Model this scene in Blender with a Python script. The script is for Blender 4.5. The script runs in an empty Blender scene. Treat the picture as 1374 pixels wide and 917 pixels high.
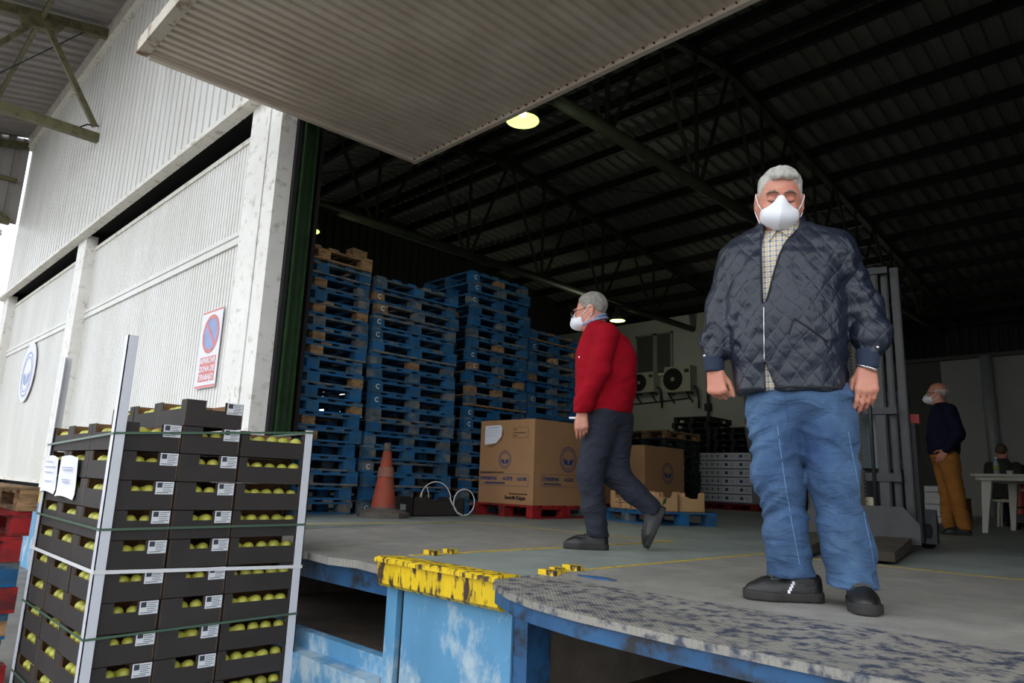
import bpy, math, random
import numpy as np
from mathutils import Vector, Matrix

random.seed(7)
SC = bpy.context.scene
COL = SC.collection

# ------------------------------------------------------------------ camera
FPX = 947.02                      # focal length in pixels of a 1374 px wide frame
CAM_YAW, CAM_PITCH, CAM_ROLL = 0.79467, 0.19883, 0.03766
cam_d = bpy.data.cameras.new('camera')
cam = bpy.data.objects.new('camera', cam_d)
COL.objects.link(cam)
cam_d.sensor_width = 36.0
cam_d.lens = FPX * 36.0 / 1374.0
cam_d.clip_start = 0.05
cam_d.clip_end = 500


def cam_axes(p, r, y):
    F = Vector((-math.sin(y), math.cos(y), 0))
    R = Vector((math.cos(y), math.sin(y), 0))
    U = Vector((0, 0, 1))
    F2 = math.cos(p) * F + math.sin(p) * U
    U2 = math.cos(p) * U - math.sin(p) * F
    return math.cos(r) * R + math.sin(r) * U2, math.cos(r) * U2 - math.sin(r) * R, F2


_R, _U, _F = cam_axes(CAM_PITCH, CAM_ROLL, CAM_YAW)
cam.matrix_world = Matrix(((_R.x, _U.x, -_F.x, 0.0), (_R.y, _U.y, -_F.y, 0.0),
                           (_R.z, _U.z, -_F.z, 0.38), (0, 0, 0, 1)))
SC.camera = cam

# ------------------------------------------------------------------ world, exposure
w = bpy.data.worlds.new('overcast')
SC.world = w
w.use_nodes = True
nt = w.node_tree
bgn = nt.nodes['Background']
bgn.inputs['Color'].default_value = (0.90, 0.95, 1.0, 1)
bgn.inputs['Strength'].default_value = 1.9
SC.view_settings.view_transform = 'Standard'
SC.view_settings.look = 'None'
SC.view_settings.gamma = 1.0
SC.view_settings.use_curve_mapping = False
SC.view_settings.exposure = 0.25

GROUND = -1.07


# ------------------------------------------------------------------ helpers: colours, materials
def lin(r, g, b):
    f = lambda c: (c / 255 / 12.92) if c / 255 <= .04045 else ((c / 255 + .055) / 1.055) ** 2.4
    return (f(r), f(g), f(b))


MATS = {}


def M(name, rgb, rough=.6, metal=0., var=.12, scale=6., bump=0., bscale=60., rgb2=None, cover=.5,
      scale2=5., sharp=.08, rnd=0., stretch=(1, 1, 1), emit=0., spec=.5, sheen=0., wrinkle=0., wscale=9., wstretch=(1, 1, 2.2)):
    """procedural painted surface: noise-varied base, optional second colour in patches, fine relief"""
    if name in MATS:
        return MATS[name]
    m = bpy.data.materials.new(name)
    m.use_nodes = True
    t = m.node_tree
    b = t.nodes['Principled BSDF']
    b.inputs['Roughness'].default_value = rough
    b.inputs['Metallic'].default_value = metal
    b.inputs['Specular IOR Level'].default_value = spec
    if sheen:
        b.inputs['Sheen Weight'].default_value = sheen
    tc = t.nodes.new('ShaderNodeTexCoord')
    mp = t.nodes.new('ShaderNodeMapping')
    mp.inputs['Scale'].default_value = stretch
    t.links.new(tc.outputs['Object'], mp.inputs['Vector'])
    vec = mp.outputs['Vector']
    oi = t.nodes.new('ShaderNodeObjectInfo')
    if rnd:
        ad = t.nodes.new('ShaderNodeVectorMath')
        ad.operation = 'ADD'
        t.links.new(vec, ad.inputs[0])
        sc = t.nodes.new('ShaderNodeMath')
        sc.operation = 'MULTIPLY'
        sc.inputs[1].default_value = 40
        t.links.new(oi.outputs['Random'], sc.inputs[0])
        t.links.new(sc.outputs[0], ad.inputs[1])
        vec = ad.outputs[0]
    n = t.nodes.new('ShaderNodeTexNoise')
    n.inputs['Scale'].default_value = scale
    n.inputs['Detail'].default_value = 5
    t.links.new(vec, n.inputs['Vector'])
    r = t.nodes.new('ShaderNodeValToRGB')
    r.color_ramp.elements[0].position = .3
    r.color_ramp.elements[1].position = .7
    r.color_ramp.elements[0].color = (*[c * (1 - var) for c in rgb], 1)
    r.color_ramp.elements[1].color = (*[min(1, c * (1 + var)) for c in rgb], 1)
    t.links.new(n.outputs['Fac'], r.inputs['Fac'])
    out = r.outputs['Color']
    if rgb2:
        n2 = t.nodes.new('ShaderNodeTexNoise')
        n2.inputs['Scale'].default_value = scale2
        n2.inputs['Detail'].default_value = 13
        n2.inputs['Roughness'].default_value = .65
        t.links.new(vec, n2.inputs['Vector'])
        r2 = t.nodes.new('ShaderNodeValToRGB')
        e = .66 - .32 * cover
        r2.color_ramp.elements[0].position = max(0, e - sharp)
        r2.color_ramp.elements[1].position = min(1, e + sharp)
        t.links.new(n2.outputs['Fac'], r2.inputs['Fac'])
        mx = t.nodes.new('ShaderNodeMix')
        mx.data_type = 'RGBA'
        t.links.new(r2.outputs['Color'], mx.inputs['Factor'])
        t.links.new(out, mx.inputs['A'])
        mx.inputs['B'].default_value = (*rgb2, 1)
        out = mx.outputs['Result']
    if rnd:
        hs = t.nodes.new('ShaderNodeHueSaturation')
        mr = t.nodes.new('ShaderNodeMapRange')
        mr.inputs['To Min'].default_value = 1 - rnd
        mr.inputs['To Max'].default_value = 1 + rnd
        t.links.new(oi.outputs['Random'], mr.inputs['Value'])
        t.links.new(mr.outputs['Result'], hs.inputs['Value'])
        t.links.new(out, hs.inputs['Color'])
        out = hs.outputs['Color']
    t.links.new(out, b.inputs['Base Color'])
    if emit:
        b.inputs['Emission Color'].default_value = (*rgb, 1)
        b.inputs['Emission Strength'].default_value = emit
    if bump:
        bn = t.nodes.new('ShaderNodeTexNoise')
        bn.inputs['Scale'].default_value = bscale
        bn.inputs['Detail'].default_value = 6
        t.links.new(vec, bn.inputs['Vector'])
        bp = t.nodes.new('ShaderNodeBump')
        bp.inputs['Strength'].default_value = bump
        bp.inputs['Distance'].default_value = .01
        t.links.new(bn.outputs['Fac'], bp.inputs['Height'])
        t.links.new(bp.outputs['Normal'], b.inputs['Normal'])
    if wrinkle:
        wm = t.nodes.new('ShaderNodeMapping')
        wm.inputs['Scale'].default_value = wstretch
        t.links.new(tc.outputs['Object'], wm.inputs['Vector'])
        wn = t.nodes.new('ShaderNodeTexNoise')
        wn.inputs['Scale'].default_value = wscale
        wn.inputs['Detail'].default_value = 3.5
        wn.inputs['Distortion'].default_value = 1.1
        t.links.new(wm.outputs['Vector'], wn.inputs['Vector'])
        wb = t.nodes.new('ShaderNodeBump')
        wb.inputs['Strength'].default_value = wrinkle
        wb.inputs['Distance'].default_value = .05
        t.links.new(wn.outputs['Fac'], wb.inputs['Height'])
        if bump:
            t.links.new(wb.outputs['Normal'], bp.inputs['Normal'])
        else:
            t.links.new(wb.outputs['Normal'], b.inputs['Normal'])
    MATS[name] = m
    return m


# ------------------------------------------------------------------ helpers: geometry
class MB:
    def __init__(s):
        s.v, s.f, s.m = [], [], []

    def add(s, vs, fs, mi=0):
        o = len(s.v)
        s.v += [tuple(p) for p in vs]
        s.f += [tuple(o + i for i in f) for f in fs]
        s.m += [mi] * len(fs)
        return s

    def box(s, x0, x1, y0, y1, z0, z1, mi=0):
        vs = [(x, y, z) for z in (z0, z1) for y in (y0, y1) for x in (x0, x1)]
        return s.add(vs, [(0, 2, 3, 1), (4, 5, 7, 6), (0, 1, 5, 4), (2, 6, 7, 3), (0, 4, 6, 2), (1, 3, 7, 5)], mi)

    def bar(s, p, q, wd, ht, mi=0, up=(0, 0, 1)):
        p, q = Vector(p), Vector(q)
        d = (q - p).normalized()
        u = Vector(up)
        if abs(d.dot(u)) > .98:
            u = Vector((0, 1, 0))
        a = d.cross(u).normalized()
        b = a.cross(d).normalized()
        vs = []
        for e in (p, q):
            for i, j in ((-1, -1), (1, -1), (1, 1), (-1, 1)):
                vs.append(e + a * i * wd / 2 + b * j * ht / 2)
        return s.add(vs, [(3, 2, 1, 0), (4, 5, 6, 7), (0, 1, 5, 4), (1, 2, 6, 5), (2, 3, 7, 6), (3, 0, 4, 7)], mi)

    def tube(s, pts, r, n=8, mi=0, closed=False):
        pts = [Vector(p) for p in pts]
        rs = r if isinstance(r, (list, tuple)) else [r] * len(pts)
        N = len(pts)
        vs, fs = [], []
        a = None
        for i, p in enumerate(pts):
            if closed:
                d = pts[(i + 1) % N] - pts[i - 1]
            else:
                d = pts[min(i + 1, N - 1)] - pts[max(i - 1, 0)]
            d.normalize()
            if a is None:
                a = d.orthogonal().normalized()
            else:
                a = (a - d * a.dot(d)).normalized()
            b = d.cross(a)
            for k in range(n):
                t = 2 * math.pi * k / n
                vs.append(p + (a * math.cos(t) + b * math.sin(t)) * rs[i])
        for i in range(N if closed else N - 1):
            j = (i + 1) % N
            for k in range(n):
                k2 = (k + 1) % n
                fs.append((i * n + k, i * n + k2, j * n + k2, j * n + k))
        if not closed:
            fs.append(tuple(reversed(range(n))))
            fs.append(tuple((N - 1) * n + k for k in range(n)))
        return s.add(vs, fs, mi)

    def lathe(s, prof, n=20, c=(0, 0, 0), mi=0, caps=True):
        vs, fs = [], []
        for r, z in prof:
            for k in range(n):
                t = 2 * math.pi * k / n
                vs.append((c[0] + r * math.cos(t), c[1] + r * math.sin(t), c[2] + z))
        for i in range(len(prof) - 1):
            for k in range(n):
                k2 = (k + 1) % n
                fs.append((i * n + k, i * n + k2, (i + 1) * n + k2, (i + 1) * n + k))
        if caps:
            fs.append(tuple(reversed(range(n))))
            fs.append(tuple((len(prof) - 1) * n + k for k in range(n)))
        return s.add(vs, fs, mi)

    def prism(s, poly, axis, a, b, mi=0):
        """polygon (list of 2-tuples) extruded along axis from a to b"""
        def P(u, v, w_):
            return {'x': (w_, u, v), 'y': (u, w_, v), 'z': (u, v, w_)}[axis]
        n = len(poly)
        vs = [P(u, v, a) for u, v in poly] + [P(u, v, b) for u, v in poly]
        fs = [tuple(range(n)), tuple(reversed(range(n, 2 * n)))]
        fs += [(i, i + n, (i + 1) % n + n, (i + 1) % n) for i in range(n)]
        return s.add(vs, fs, mi)

    def mesh(s, name, mats, smooth=False, bevel=0):
        me = bpy.data.meshes.new(name)
        me.from_pydata(s.v, [], s.f)
        if not isinstance(mats, (list, tuple)):
            mats = [mats]
        for m in mats:
            me.materials.append(m)
        if len(mats) > 1:
            me.polygons.foreach_set('material_index', s.m)
        if smooth:
            me.polygons.foreach_set('use_smooth', [True] * len(me.polygons))
        fix_normals(me)
        return me

    def build(s, name, mats, parent=None, smooth=False, loc=None, rz=0):
        return link(name, s.mesh(name, mats, smooth), parent, loc, rz)


def fix_normals(me):
    import bmesh
    bm = bmesh.new()
    bm.from_mesh(me)
    bmesh.ops.recalc_face_normals(bm, faces=bm.faces)
    bm.to_mesh(me)
    bm.free()


def link(name, me, parent=None, loc=None, rz=0):
    o = bpy.data.objects.new(name, me)
    COL.objects.link(o)
    if parent:
        o.parent = parent
    if loc is not None:
        o.location = loc
    if rz:
        o.rotation_euler.z = rz
    return o


def tag(o, label=None, cat=None, group=None, kind=None):
    if label:
        o['label'] = label
    if cat:
        o['category'] = cat
    if group:
        o['group'] = group
    if kind:
        o['kind'] = kind
    return o


def empty(name, loc=(0, 0, 0), rz=0):
    o = bpy.data.objects.new(name, None)
    o.empty_display_size = .1
    COL.objects.link(o)
    o.location = loc
    o.rotation_euler.z = rz
    return o


def text_mesh(body, size, mat, depth=.002, align='CENTER'):
    cu = bpy.data.curves.new('text', 'FONT')
    cu.body = body
    cu.size = size
    cu.align_x = align
    cu.align_y = 'CENTER'
    cu.extrude = depth
    cu.offset = size * .022
    o = bpy.data.objects.new('text', cu)
    COL.objects.link(o)
    bpy.context.view_layer.update()
    me = bpy.data.meshes.new_from_object(o)
    bpy.data.objects.remove(o)
    me.materials.clear()
    me.materials.append(mat)
    return me


def place_flat(o, loc, right, up):
    """put an object whose local x/y is the print plane so that x -> right, y -> up"""
    r, u = Vector(right).normalized(), Vector(up).normalized()
    n = r.cross(u)
    o.matrix_local = Matrix(((r.x, u.x, n.x, loc[0]), (r.y, u.y, n.y, loc[1]), (r.z, u.z, n.z, loc[2]), (0, 0, 0, 1)))
    return o


def corrugated(name, mats, p0, du, nu, pitch, dv, depth, top=.5, slope=.12, parent=None):
    """trapezoid sheet: p0 origin, du unit direction across ribs, nu outward normal, dv vector along ribs"""
    p0, du, nu, dv = Vector(p0), Vector(du), Vector(nu), Vector(dv)
    length = du.length
    d = du.normalized()
    mb = MB()
    n = int(length / pitch)
    pr = []
    for i in range(n):
        u = i * pitch
        pr += [(u, 0), (u + pitch * (top - slope), 0), (u + pitch * top, -depth), (u + pitch * (1 - slope), -depth)]
    pr.append((length, 0))
    vs = []
    for u, h in pr:
        a = p0 + d * u + nu * h
        vs += [a, a + dv]
    fs = [(2 * i, 2 * i + 2, 2 * i + 3, 2 * i + 1) for i in range(len(pr) - 1)]
    mb.add(vs, fs)
    me = bpy.data.meshes.new(name)
    me.from_pydata(mb.v, [], mb.f)
    me.materials.append(mats)
    return link(name, me, parent)


# ------------------------------------------------------------------ helpers: implicit surfaces
def A3(*a):
    return np.array(a, dtype=np.float32)


def rcone(p, a, b, r1, r2):
    a, b = A3(*a), A3(*b)
    ba = b - a
    t = np.clip(((p - a) @ ba) / max(1e-9, float(ba @ ba)), 0, 1)
    return np.linalg.norm(p - a - t[:, None] * ba, axis=1) - (r1 + (r2 - r1) * t)


def ell(p, c, r):
    q = p - A3(*c)
    r = A3(*r)
    k0 = np.linalg.norm(q / r, axis=1)
    k1 = np.linalg.norm(q / (r * r), axis=1)
    return k0 * (k0 - 1) / np.maximum(k1, 1e-6)


def smin(a, b, k):
    h = np.clip(.5 + .5 * (b - a) / k, 0, 1)
    return b * (1 - h) + a * h - k * h * (1 - h)


def smax(a, b, k):
    return -smin(-a, -b, k)


def loft(p, zs, cx, cy, rx, ry, pw=2.0):
    """vertical loft of (super)ellipses"""
    z = p[:, 2]
    X = (p[:, 0] - np.interp(z, zs, cx)) / np.interp(z, zs, rx)
    Y = (p[:, 1] - np.interp(z, zs, cy)) / np.interp(z, zs, ry)
    R = np.minimum(np.interp(z, zs, rx), np.interp(z, zs, ry))
    if pw == 2.0:
        d = (np.sqrt(X * X + Y * Y) - 1) * R
    else:
        d = ((np.abs(X) ** pw + np.abs(Y) ** pw) ** (1 / pw) - 1) * R
    return smax(smax(d, z - zs[-1], .02), zs[0] - z, .01)


def vnoise(p, s=(1, 1, 1), seed=0):
    """value noise in [-1, 1]"""
    q = p * A3(*s) + seed * 17.3
    i = np.floor(q).astype(np.int64)
    f = (q - i).astype(np.float32)
    f = f * f * (3 - 2 * f)

    def hsh(a, b, c):
        h = (a * 374761393 + b * 668265263 + c * 2147483647 + seed * 144665) & 0xffffffff
        h = ((h ^ (h >> 13)) * 1274126177) & 0xffffffff
        return ((h ^ (h >> 16)) & 0xffff).astype(np.float32) / 32767.5 - 1
    r = 0
    for dx in (0, 1):
        for dy in (0, 1):
            for dz in (0, 1):
                wt = (f[:, 0] if dx else 1 - f[:, 0]) * (f[:, 1] if dy else 1 - f[:, 1]) * (f[:, 2] if dz else 1 - f[:, 2])
                r = r + wt * hsh(i[:, 0] + dx, i[:, 1] + dy, i[:, 2] + dz)
    return r


def sdf_mesh(name, fn, lo, hi, h, mat, parent=None):
    lo, hi = np.array(lo, dtype=np.float64), np.array(hi, dtype=np.float64)
    B = 12
    nb = np.ceil(((hi - lo) / h + 2) / B).astype(int)
    n = nb * B
    vals = np.ones(tuple(n), dtype=np.float32)
    bi = np.stack(np.meshgrid(*[np.arange(k) for k in nb], indexing='ij'), -1).reshape(-1, 3)
    cen = (lo + (bi * B + B / 2) * h).astype(np.float32)
    dc = fn(cen)
    for b in bi[dc < -B * h * 1.5]:
        vals[b[0] * B:b[0] * B + B, b[1] * B:b[1] * B + B, b[2] * B:b[2] * B + B] = -1
    act = bi[np.abs(dc) <= B * h * 1.5]
    g = np.stack(np.meshgrid(*[np.arange(B)] * 3, indexing='ij'), -1).reshape(-1, 3)
    for s in range(0, len(act), 96):
        bs = act[s:s + 96]
        idx = (bs[:, None, :] * B + g[None]).reshape(-1, 3)
        v = fn((lo + idx * h).astype(np.float32))
        vals[idx[:, 0], idx[:, 1], idx[:, 2]] = v
    vals[vals == 0] = 1e-7
    ins = vals < 0
    cnt = np.zeros(tuple(n - 1), dtype=np.int8)
    offs = [(i, j, k) for i in (0, 1) for j in (0, 1) for k in (0, 1)]
    for i, j, k in offs:
        cnt += ins[i:n[0] - 1 + i, j:n[1] - 1 + j, k:n[2] - 1 + k]
    cells = np.argwhere((cnt > 0) & (cnt < 8))
    acc = np.zeros((len(cells), 3))
    num = np.zeros(len(cells))
    for o in offs:
        for ax in range(3):
            if o[ax]:
                continue
            o2 = list(o)
            o2[ax] = 1
            v0 = vals[tuple((cells + o).T)]
            v1 = vals[tuple((cells + o2).T)]
            mk = (v0 < 0) != (v1 < 0)
            t = np.where(mk, v0 / np.where(mk, v0 - v1, 1), 0)
            pt = np.array(o, dtype=float)[None] + np.zeros((len(cells), 3))
            pt[:, ax] += t
            acc += pt * mk[:, None]
            num += mk
    verts = lo + (cells + acc / num[:, None]) * h
    idm = -np.ones(tuple(n - 1), dtype=np.int64)
    idm[tuple(cells.T)] = np.arange(len(cells))
    quads = []
    for ax in range(3):
        a, b = (ax + 1) % 3, (ax + 2) % 3
        sl0 = [slice(1, n[i] - 1) for i in range(3)]
        sl1 = list(sl0)
        sl0[ax] = slice(0, n[ax] - 1)
        sl1[ax] = slice(1, n[ax])
        e = np.argwhere(ins[tuple(sl0)] != ins[tuple(sl1)])
        if not len(e):
            continue
        e = e + np.array([0 if i == ax else 1 for i in range(3)])
        flip = ~ins[tuple(e.T)]
        da, db = np.zeros(3, int), np.zeros(3, int)
        da[a], db[b] = 1, 1
        q = np.stack([idm[tuple((e - da - db).T)], idm[tuple((e - db).T)], idm[tuple(e.T)], idm[tuple((e - da).T)]], 1)
        q[flip] = q[flip][:, ::-1]
        quads.append(q[(q >= 0).all(1)])
    quads = np.concatenate(quads)
    me = bpy.data.meshes.new(name)
    me.vertices.add(len(verts))
    me.vertices.foreach_set('co', verts.astype(np.float32).ravel())
    me.loops.add(len(quads) * 4)
    me.loops.foreach_set('vertex_index', quads.astype(np.int32).ravel())
    me.polygons.add(len(quads))
    me.polygons.foreach_set('loop_start', np.arange(0, len(quads) * 4, 4, dtype=np.int32))
    me.update(calc_edges=True)
    me.polygons.foreach_set('use_smooth', [True] * len(quads))
    me.materials.append(mat)
    return link(name, me, parent)


ORD = ['topmost', 'second from the top', 'third from the top', 'fourth from the top', 'fifth from the top',
       'sixth from the top', 'seventh from the top', 'eighth from the top', 'ninth from the top', 'tenth from the top',
       'eleventh from the top', 'twelfth from the top', 'thirteenth from the top', 'fourteenth from the top',
       'fifteenth from the top', 'sixteenth from the top', 'seventeenth from the top', 'eighteenth from the top',
       'nineteenth from the top', 'twentieth from the top', 'twenty-first from the top', 'twenty-second from the top']
# ================================================================== materials of the setting
m_asphalt = M('asphalt', lin(120, 117, 112), .9, var=.25, scale=2.5, bump=.4, bscale=90)
m_floor = M('painted_concrete_floor', lin(158, 167, 162), .5, var=.14, scale=1.6, rgb2=lin(132, 138, 133), cover=.45,
            scale2=3.5, sharp=.2, bump=.06, bscale=60)
m_conc = M('raw_concrete', lin(128, 118, 106), .9, var=.22, scale=3.5, rgb2=lin(84, 76, 68), cover=.4, scale2=5, sharp=.25,
           bump=.3, bscale=30)
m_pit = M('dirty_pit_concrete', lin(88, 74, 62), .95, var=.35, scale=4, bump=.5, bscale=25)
m_bluepaint = M('peeling_light_blue_paint', lin(92, 150, 190), .6, var=.12, scale=4, rgb2=lin(176, 196, 208), cover=.3,
                scale2=3.6, sharp=.05, stretch=(1, 1, .6), bump=.25, bscale=25)
m_dkblue = M('dark_blue_steel_paint', lin(42, 88, 132), .5, var=.2, scale=8, rgb2=lin(40, 42, 46), cover=.3, scale2=9)
m_yellow = M('chipped_yellow_steel', lin(232, 194, 22), .5, var=.1, scale=8, rgb2=lin(70, 50, 40), cover=.38, scale2=13,
             sharp=.03, stretch=(2.2, 2.2, .5), bump=.3, bscale=30)
m_yline = M('worn_yellow_floor_line', lin(214, 180, 52), .7, var=.15, scale=14, rgb2=lin(150, 142, 104), cover=.32, scale2=22)
m_white = M('white_painted_sheet', lin(229, 228, 225), .45, var=.05, scale=1.2, rgb2=lin(208, 204, 195), cover=.3, scale2=1.4,
            sharp=.25, stretch=(1, 1, .25))
m_whitepost = M('white_post_paint', lin(234, 231, 225), .55, var=.06, scale=3, rgb2=lin(200, 194, 184), cover=.2, scale2=9,
                sharp=.05, bump=.25, bscale=14)
m_canopy = M('cream_canopy_sheet', lin(222, 211, 197), .5, var=.07, scale=1.5, rgb2=lin(192, 176, 158), cover=.3, scale2=2.2,
             sharp=.3)
m_whitetrim = M('white_trim_board', lin(226, 222, 212), .5, var=.06, scale=3, rgb2=lin(186, 176, 160), cover=.2, scale2=7,
                sharp=.06)
m_frameworn = M('worn_cream_frame', lin(196, 186, 170), .6, var=.1, scale=4, rgb2=lin(128, 92, 68), cover=.3, scale2=6, sharp=.06)
m_black = M('black_rubber_and_dark_gap', lin(22, 22, 23), .7, var=.2)  # black parts, and the sheets that paint the door gap dark
m_green = M('dark_green_column_paint', lin(30, 58, 26), .5, var=.2, scale=5, rgb2=lin(24, 38, 20), cover=.3, scale2=8)
m_olive = M('olive_steel_paint', lin(98, 94, 62), .55, var=.15, scale=5, rgb2=lin(70, 62, 44), cover=.3, scale2=8)
m_olivedk = M('dark_olive_truss_paint', lin(66, 70, 50), .55, var=.2, scale=5)
m_purlin = M('dark_purlin_paint', lin(34, 34, 30), .6, var=.2, scale=5)
m_roof = M('grey_roof_sheet', lin(132, 129, 122), .6, var=.12, scale=1.5)
m_outroof = M('grey_canopy_roof_sheet', lin(148, 142, 138), .6, var=.1, scale=1.5)
m_dkwall = M('dark_grey_wall_sheet', lin(58, 58, 56), .65, var=.15, scale=1.5)
m_backwall = M('off_white_plaster', lin(190, 188, 180), .85, var=.06, scale=1.2)
m_greywall = M('grey_plaster', lin(104, 102, 98), .85, var=.08, scale=1.2)
m_steel = M('galvanised_steel', lin(176, 180, 180), .45, .1, var=.1, scale=6)
m_rust = M('rust', lin(120, 72, 50), .9, var=.3, scale=20)


def struct(o):
    o['kind'] = 'structure'
    return o


# steel deck plate material with raised tread and worn blue paint
def tread_mat(name, base, patch, cover, sharp=.1, wave=26., s2=6.5):
    m = M(name, base, .5, .1, var=.16, scale=3, rgb2=patch, cover=cover, scale2=s2, sharp=sharp)
    t = m.node_tree
    b = t.nodes['Principled BSDF']
    tc = t.nodes.new('ShaderNodeTexCoord')
    hs = []
    for rot in (.785, -.785):
        mp = t.nodes.new('ShaderNodeMapping')
        mp.inputs['Rotation'].default_value = (0, 0, rot)
        wv = t.nodes.new('ShaderNodeTexWave')
        wv.inputs['Scale'].default_value = wave
        t.links.new(tc.outputs['Object'], mp.inputs['Vector'])
        t.links.new(mp.outputs['Vector'], wv.inputs['Vector'])
        hs.append(wv)
    mx = t.nodes.new('ShaderNodeMath')
    mx.operation = 'MULTIPLY'
    t.links.new(hs[0].outputs['Fac'], mx.inputs[0])
    t.links.new(hs[1].outputs['Fac'], mx.inputs[1])
    bp = t.nodes.new('ShaderNodeBump')
    bp.inputs['Strength'].default_value = .5
    bp.inputs['Distance'].default_value = .004
    t.links.new(mx.outputs[0], bp.inputs['Height'])
    t.links.new(bp.outputs['Normal'], b.inputs['Normal'])
    return m


m_tread = tread_mat('worn_tread_plate', lin(170, 166, 158), lin(142, 139, 134), .5, .2)
m_lip = tread_mat('scraped_blue_lip', lin(152, 148, 140), lin(70, 76, 92), .40, .06, s2=17)

# ================================================================== ground, floor, dock
g = MB().box(-80, 40, -60, 30, GROUND - .2, GROUND).build('ground', m_asphalt)
struct(g)
fl = MB()
fl.box(-3.04, 10, 4.41, 26, -.15, 0)
fl.box(-16, -3.04, 4.7, 26, -.15, 0)
fl.box(-24, -5.25, 2.5, 4.7, -.15, 0)
fl.box(-3.04, -2.15, 2.2, 4.41, -.15, 0)
fl.box(.25, 10, 2.22, 4.41, -.15, 0)
floor = struct(fl.build('floor', m_floor))
for nm, bx in (('line', (-2.19, -2.15, 2.42, 4.41)), ('line', (-3.04, -3.0, 2.3, 4.7)), ('line', (-5.29, -5.25, 2.6, 4.72)),
               ('line', (-2.19, .29, 4.41, 4.46)), ('line', (-5.29, -3.0, 4.7, 4.75))):
    MB().box(*bx, 0, .003).build('floor_line', m_yline, floor)
dk = MB()
dk.box(-24, -5.25, 2.62, 4.7, GROUND, -.15)
dk.box(-3.04, -2.15, 2.2, 4.41, GROUND, -.15)
dk.box(.25, 10, 2.2, 4.41, GROUND, -.15)
dk.box(-16, 10, 4.7, 5.0, GROUND, -.15)
dk.box(-3.04, 10, 4.41, 4.7, GROUND, -.15)
wd_ = struct(dk.build('wall_dock', m_conc))
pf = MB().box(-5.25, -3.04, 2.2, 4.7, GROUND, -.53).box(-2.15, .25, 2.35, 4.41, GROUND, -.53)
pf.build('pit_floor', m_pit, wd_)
MB().box(-24, -5.25, 2.55, 2.62, GROUND, -.12).build('blue_face', m_bluepaint, wd_)
MB().box(-24, -5.25, 2.45, 2.62, -.12, .01).build('yellow_edge', m_yellow, wd_)
for x in (-8.2, -11.4):
    MB().box(x, x + .06, 2.5, 2.55, GROUND, -.12).build('face_rib', m_dkblue, wd_)
# central pier between the two levellers
pier = MB().box(-2.86, -2.13, 2.15, 2.2, GROUND, -.129).build('blue_face', m_bluepaint, wd_)
MB().box(-2.985, -2.90, 2.14, 2.2, GROUND, -.129).build('blue_edge_post', m_bluepaint, wd_)
MB().box(-2.90, -2.86, 2.17, 2.2, GROUND, -.129).build('joint_strip', m_black, wd_)
MB().box(-2.13, -2.05, 2.16, 2.3, GROUND, -.03).build('corner_post', m_dkblue, wd_)
# blue kerb beams closing the left pit
MB().box(-5.25, -3.0, 2.16, 2.22, GROUND, -.47).build('kerb_beam', m_bluepaint, wd_)
MB().box(-5.25, -3.0, 2.06, 2.16, GROUND, -.555).build('kerb_beam', m_bluepaint, wd_)
MB().box(-5.25, -3.06, 4.62, 4.66, -.15, -.08).build('pit_ledge', m_conc, wd_)

bp_ = empty('dock_bumper', (-2.57, 2.16, -.13))
tag(bp_, 'chipped yellow steel bumper capping the blue dock pier', 'bumper')
b1 = MB()
b1.prism([(2.07, -.005), (2.09, .008), (2.198, .008), (2.198, -.125), (2.1, -.128), (2.075, -.11)], 'x', -2.985, -2.14)
o = b1.build('front_plate', m_yellow, bp_)
o.location = -Vector(bp_.location)
b2 = MB()
b2.prism([(2.055, -.012), (2.055, .004), (2.07, .012), (2.12, .012), (2.12, -.01)], 'x', -2.99, -2.135)
o = b2.build('top_ridge', m_yellow, bp_)
o.location = -Vector(bp_.location)
for x, y, s in ((-2.12, 2.36, .05), (-2.16, 2.46, .035), (-2.19, 2.60, .05), (-3.0, 2.42, .05), (-3.02, 2.56, .04)):
    b3 = MB().prism([(-s, -.02), (s, -.025), (s * .8, .02), (-s * .6, .028)], 'z', 0, .022)
    o = b3.build('stop_block', m_yellow, bp_)
    o.location = Vector((x, y, .002)) - Vector(bp_.location)

# right leveller (the man stands on it)
lv = empty('dock_leveller', (-.95, 2.3, 0))
tag(lv, 'grey steel dock leveller plate under the man in the quilted jacket', 'dock leveller')
off = -Vector(lv.location)
MB().box(-2.145, .24, 2.312, 4.405, -.03, .003).build('deck_plate', m_tread, lv, loc=off)
lp = [(-2.145, 2.06), (-2.05, 1.96), (-1.86, 1.85), (-1.68, 1.78), (-1.45, 1.735), (-1.1, 1.71), (-.5, 1.71), (.24, 1.72), (.24, 2.31), (-2.145, 2.31)]
MB().prism(lp, 'z', -.02, .003).build('lip', m_lip, lv, loc=off)
MB().prism([(x, y + .012) for x, y in lp[:8]] + [(.24, 1.80), (-1.4, 1.80), (-1.9, 1.95), (-2.1, 2.1)], 'z', -.07, -.02).build('lip_edge', m_dkblue, lv, loc=off)
for x in (-1.9, -1.2, -.5):
    MB().box(x, x + .06, 2.45, 4.3, -.14, -.045).build('joist', m_dkblue, lv, loc=off)
MB().tube([(-2.1, 2.3, -.05), (.2, 2.3, -.05)], .02, 8).build('hinge', m_dkblue, lv, loc=off)
MB().prism([(-2.03, 2.44), (-1.92, 2.42), (-1.83, 2.45), (-1.93, 2.475)], 'z', .004, .01).build('paint_chip', m_dkblue, lv, loc=off)
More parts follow.
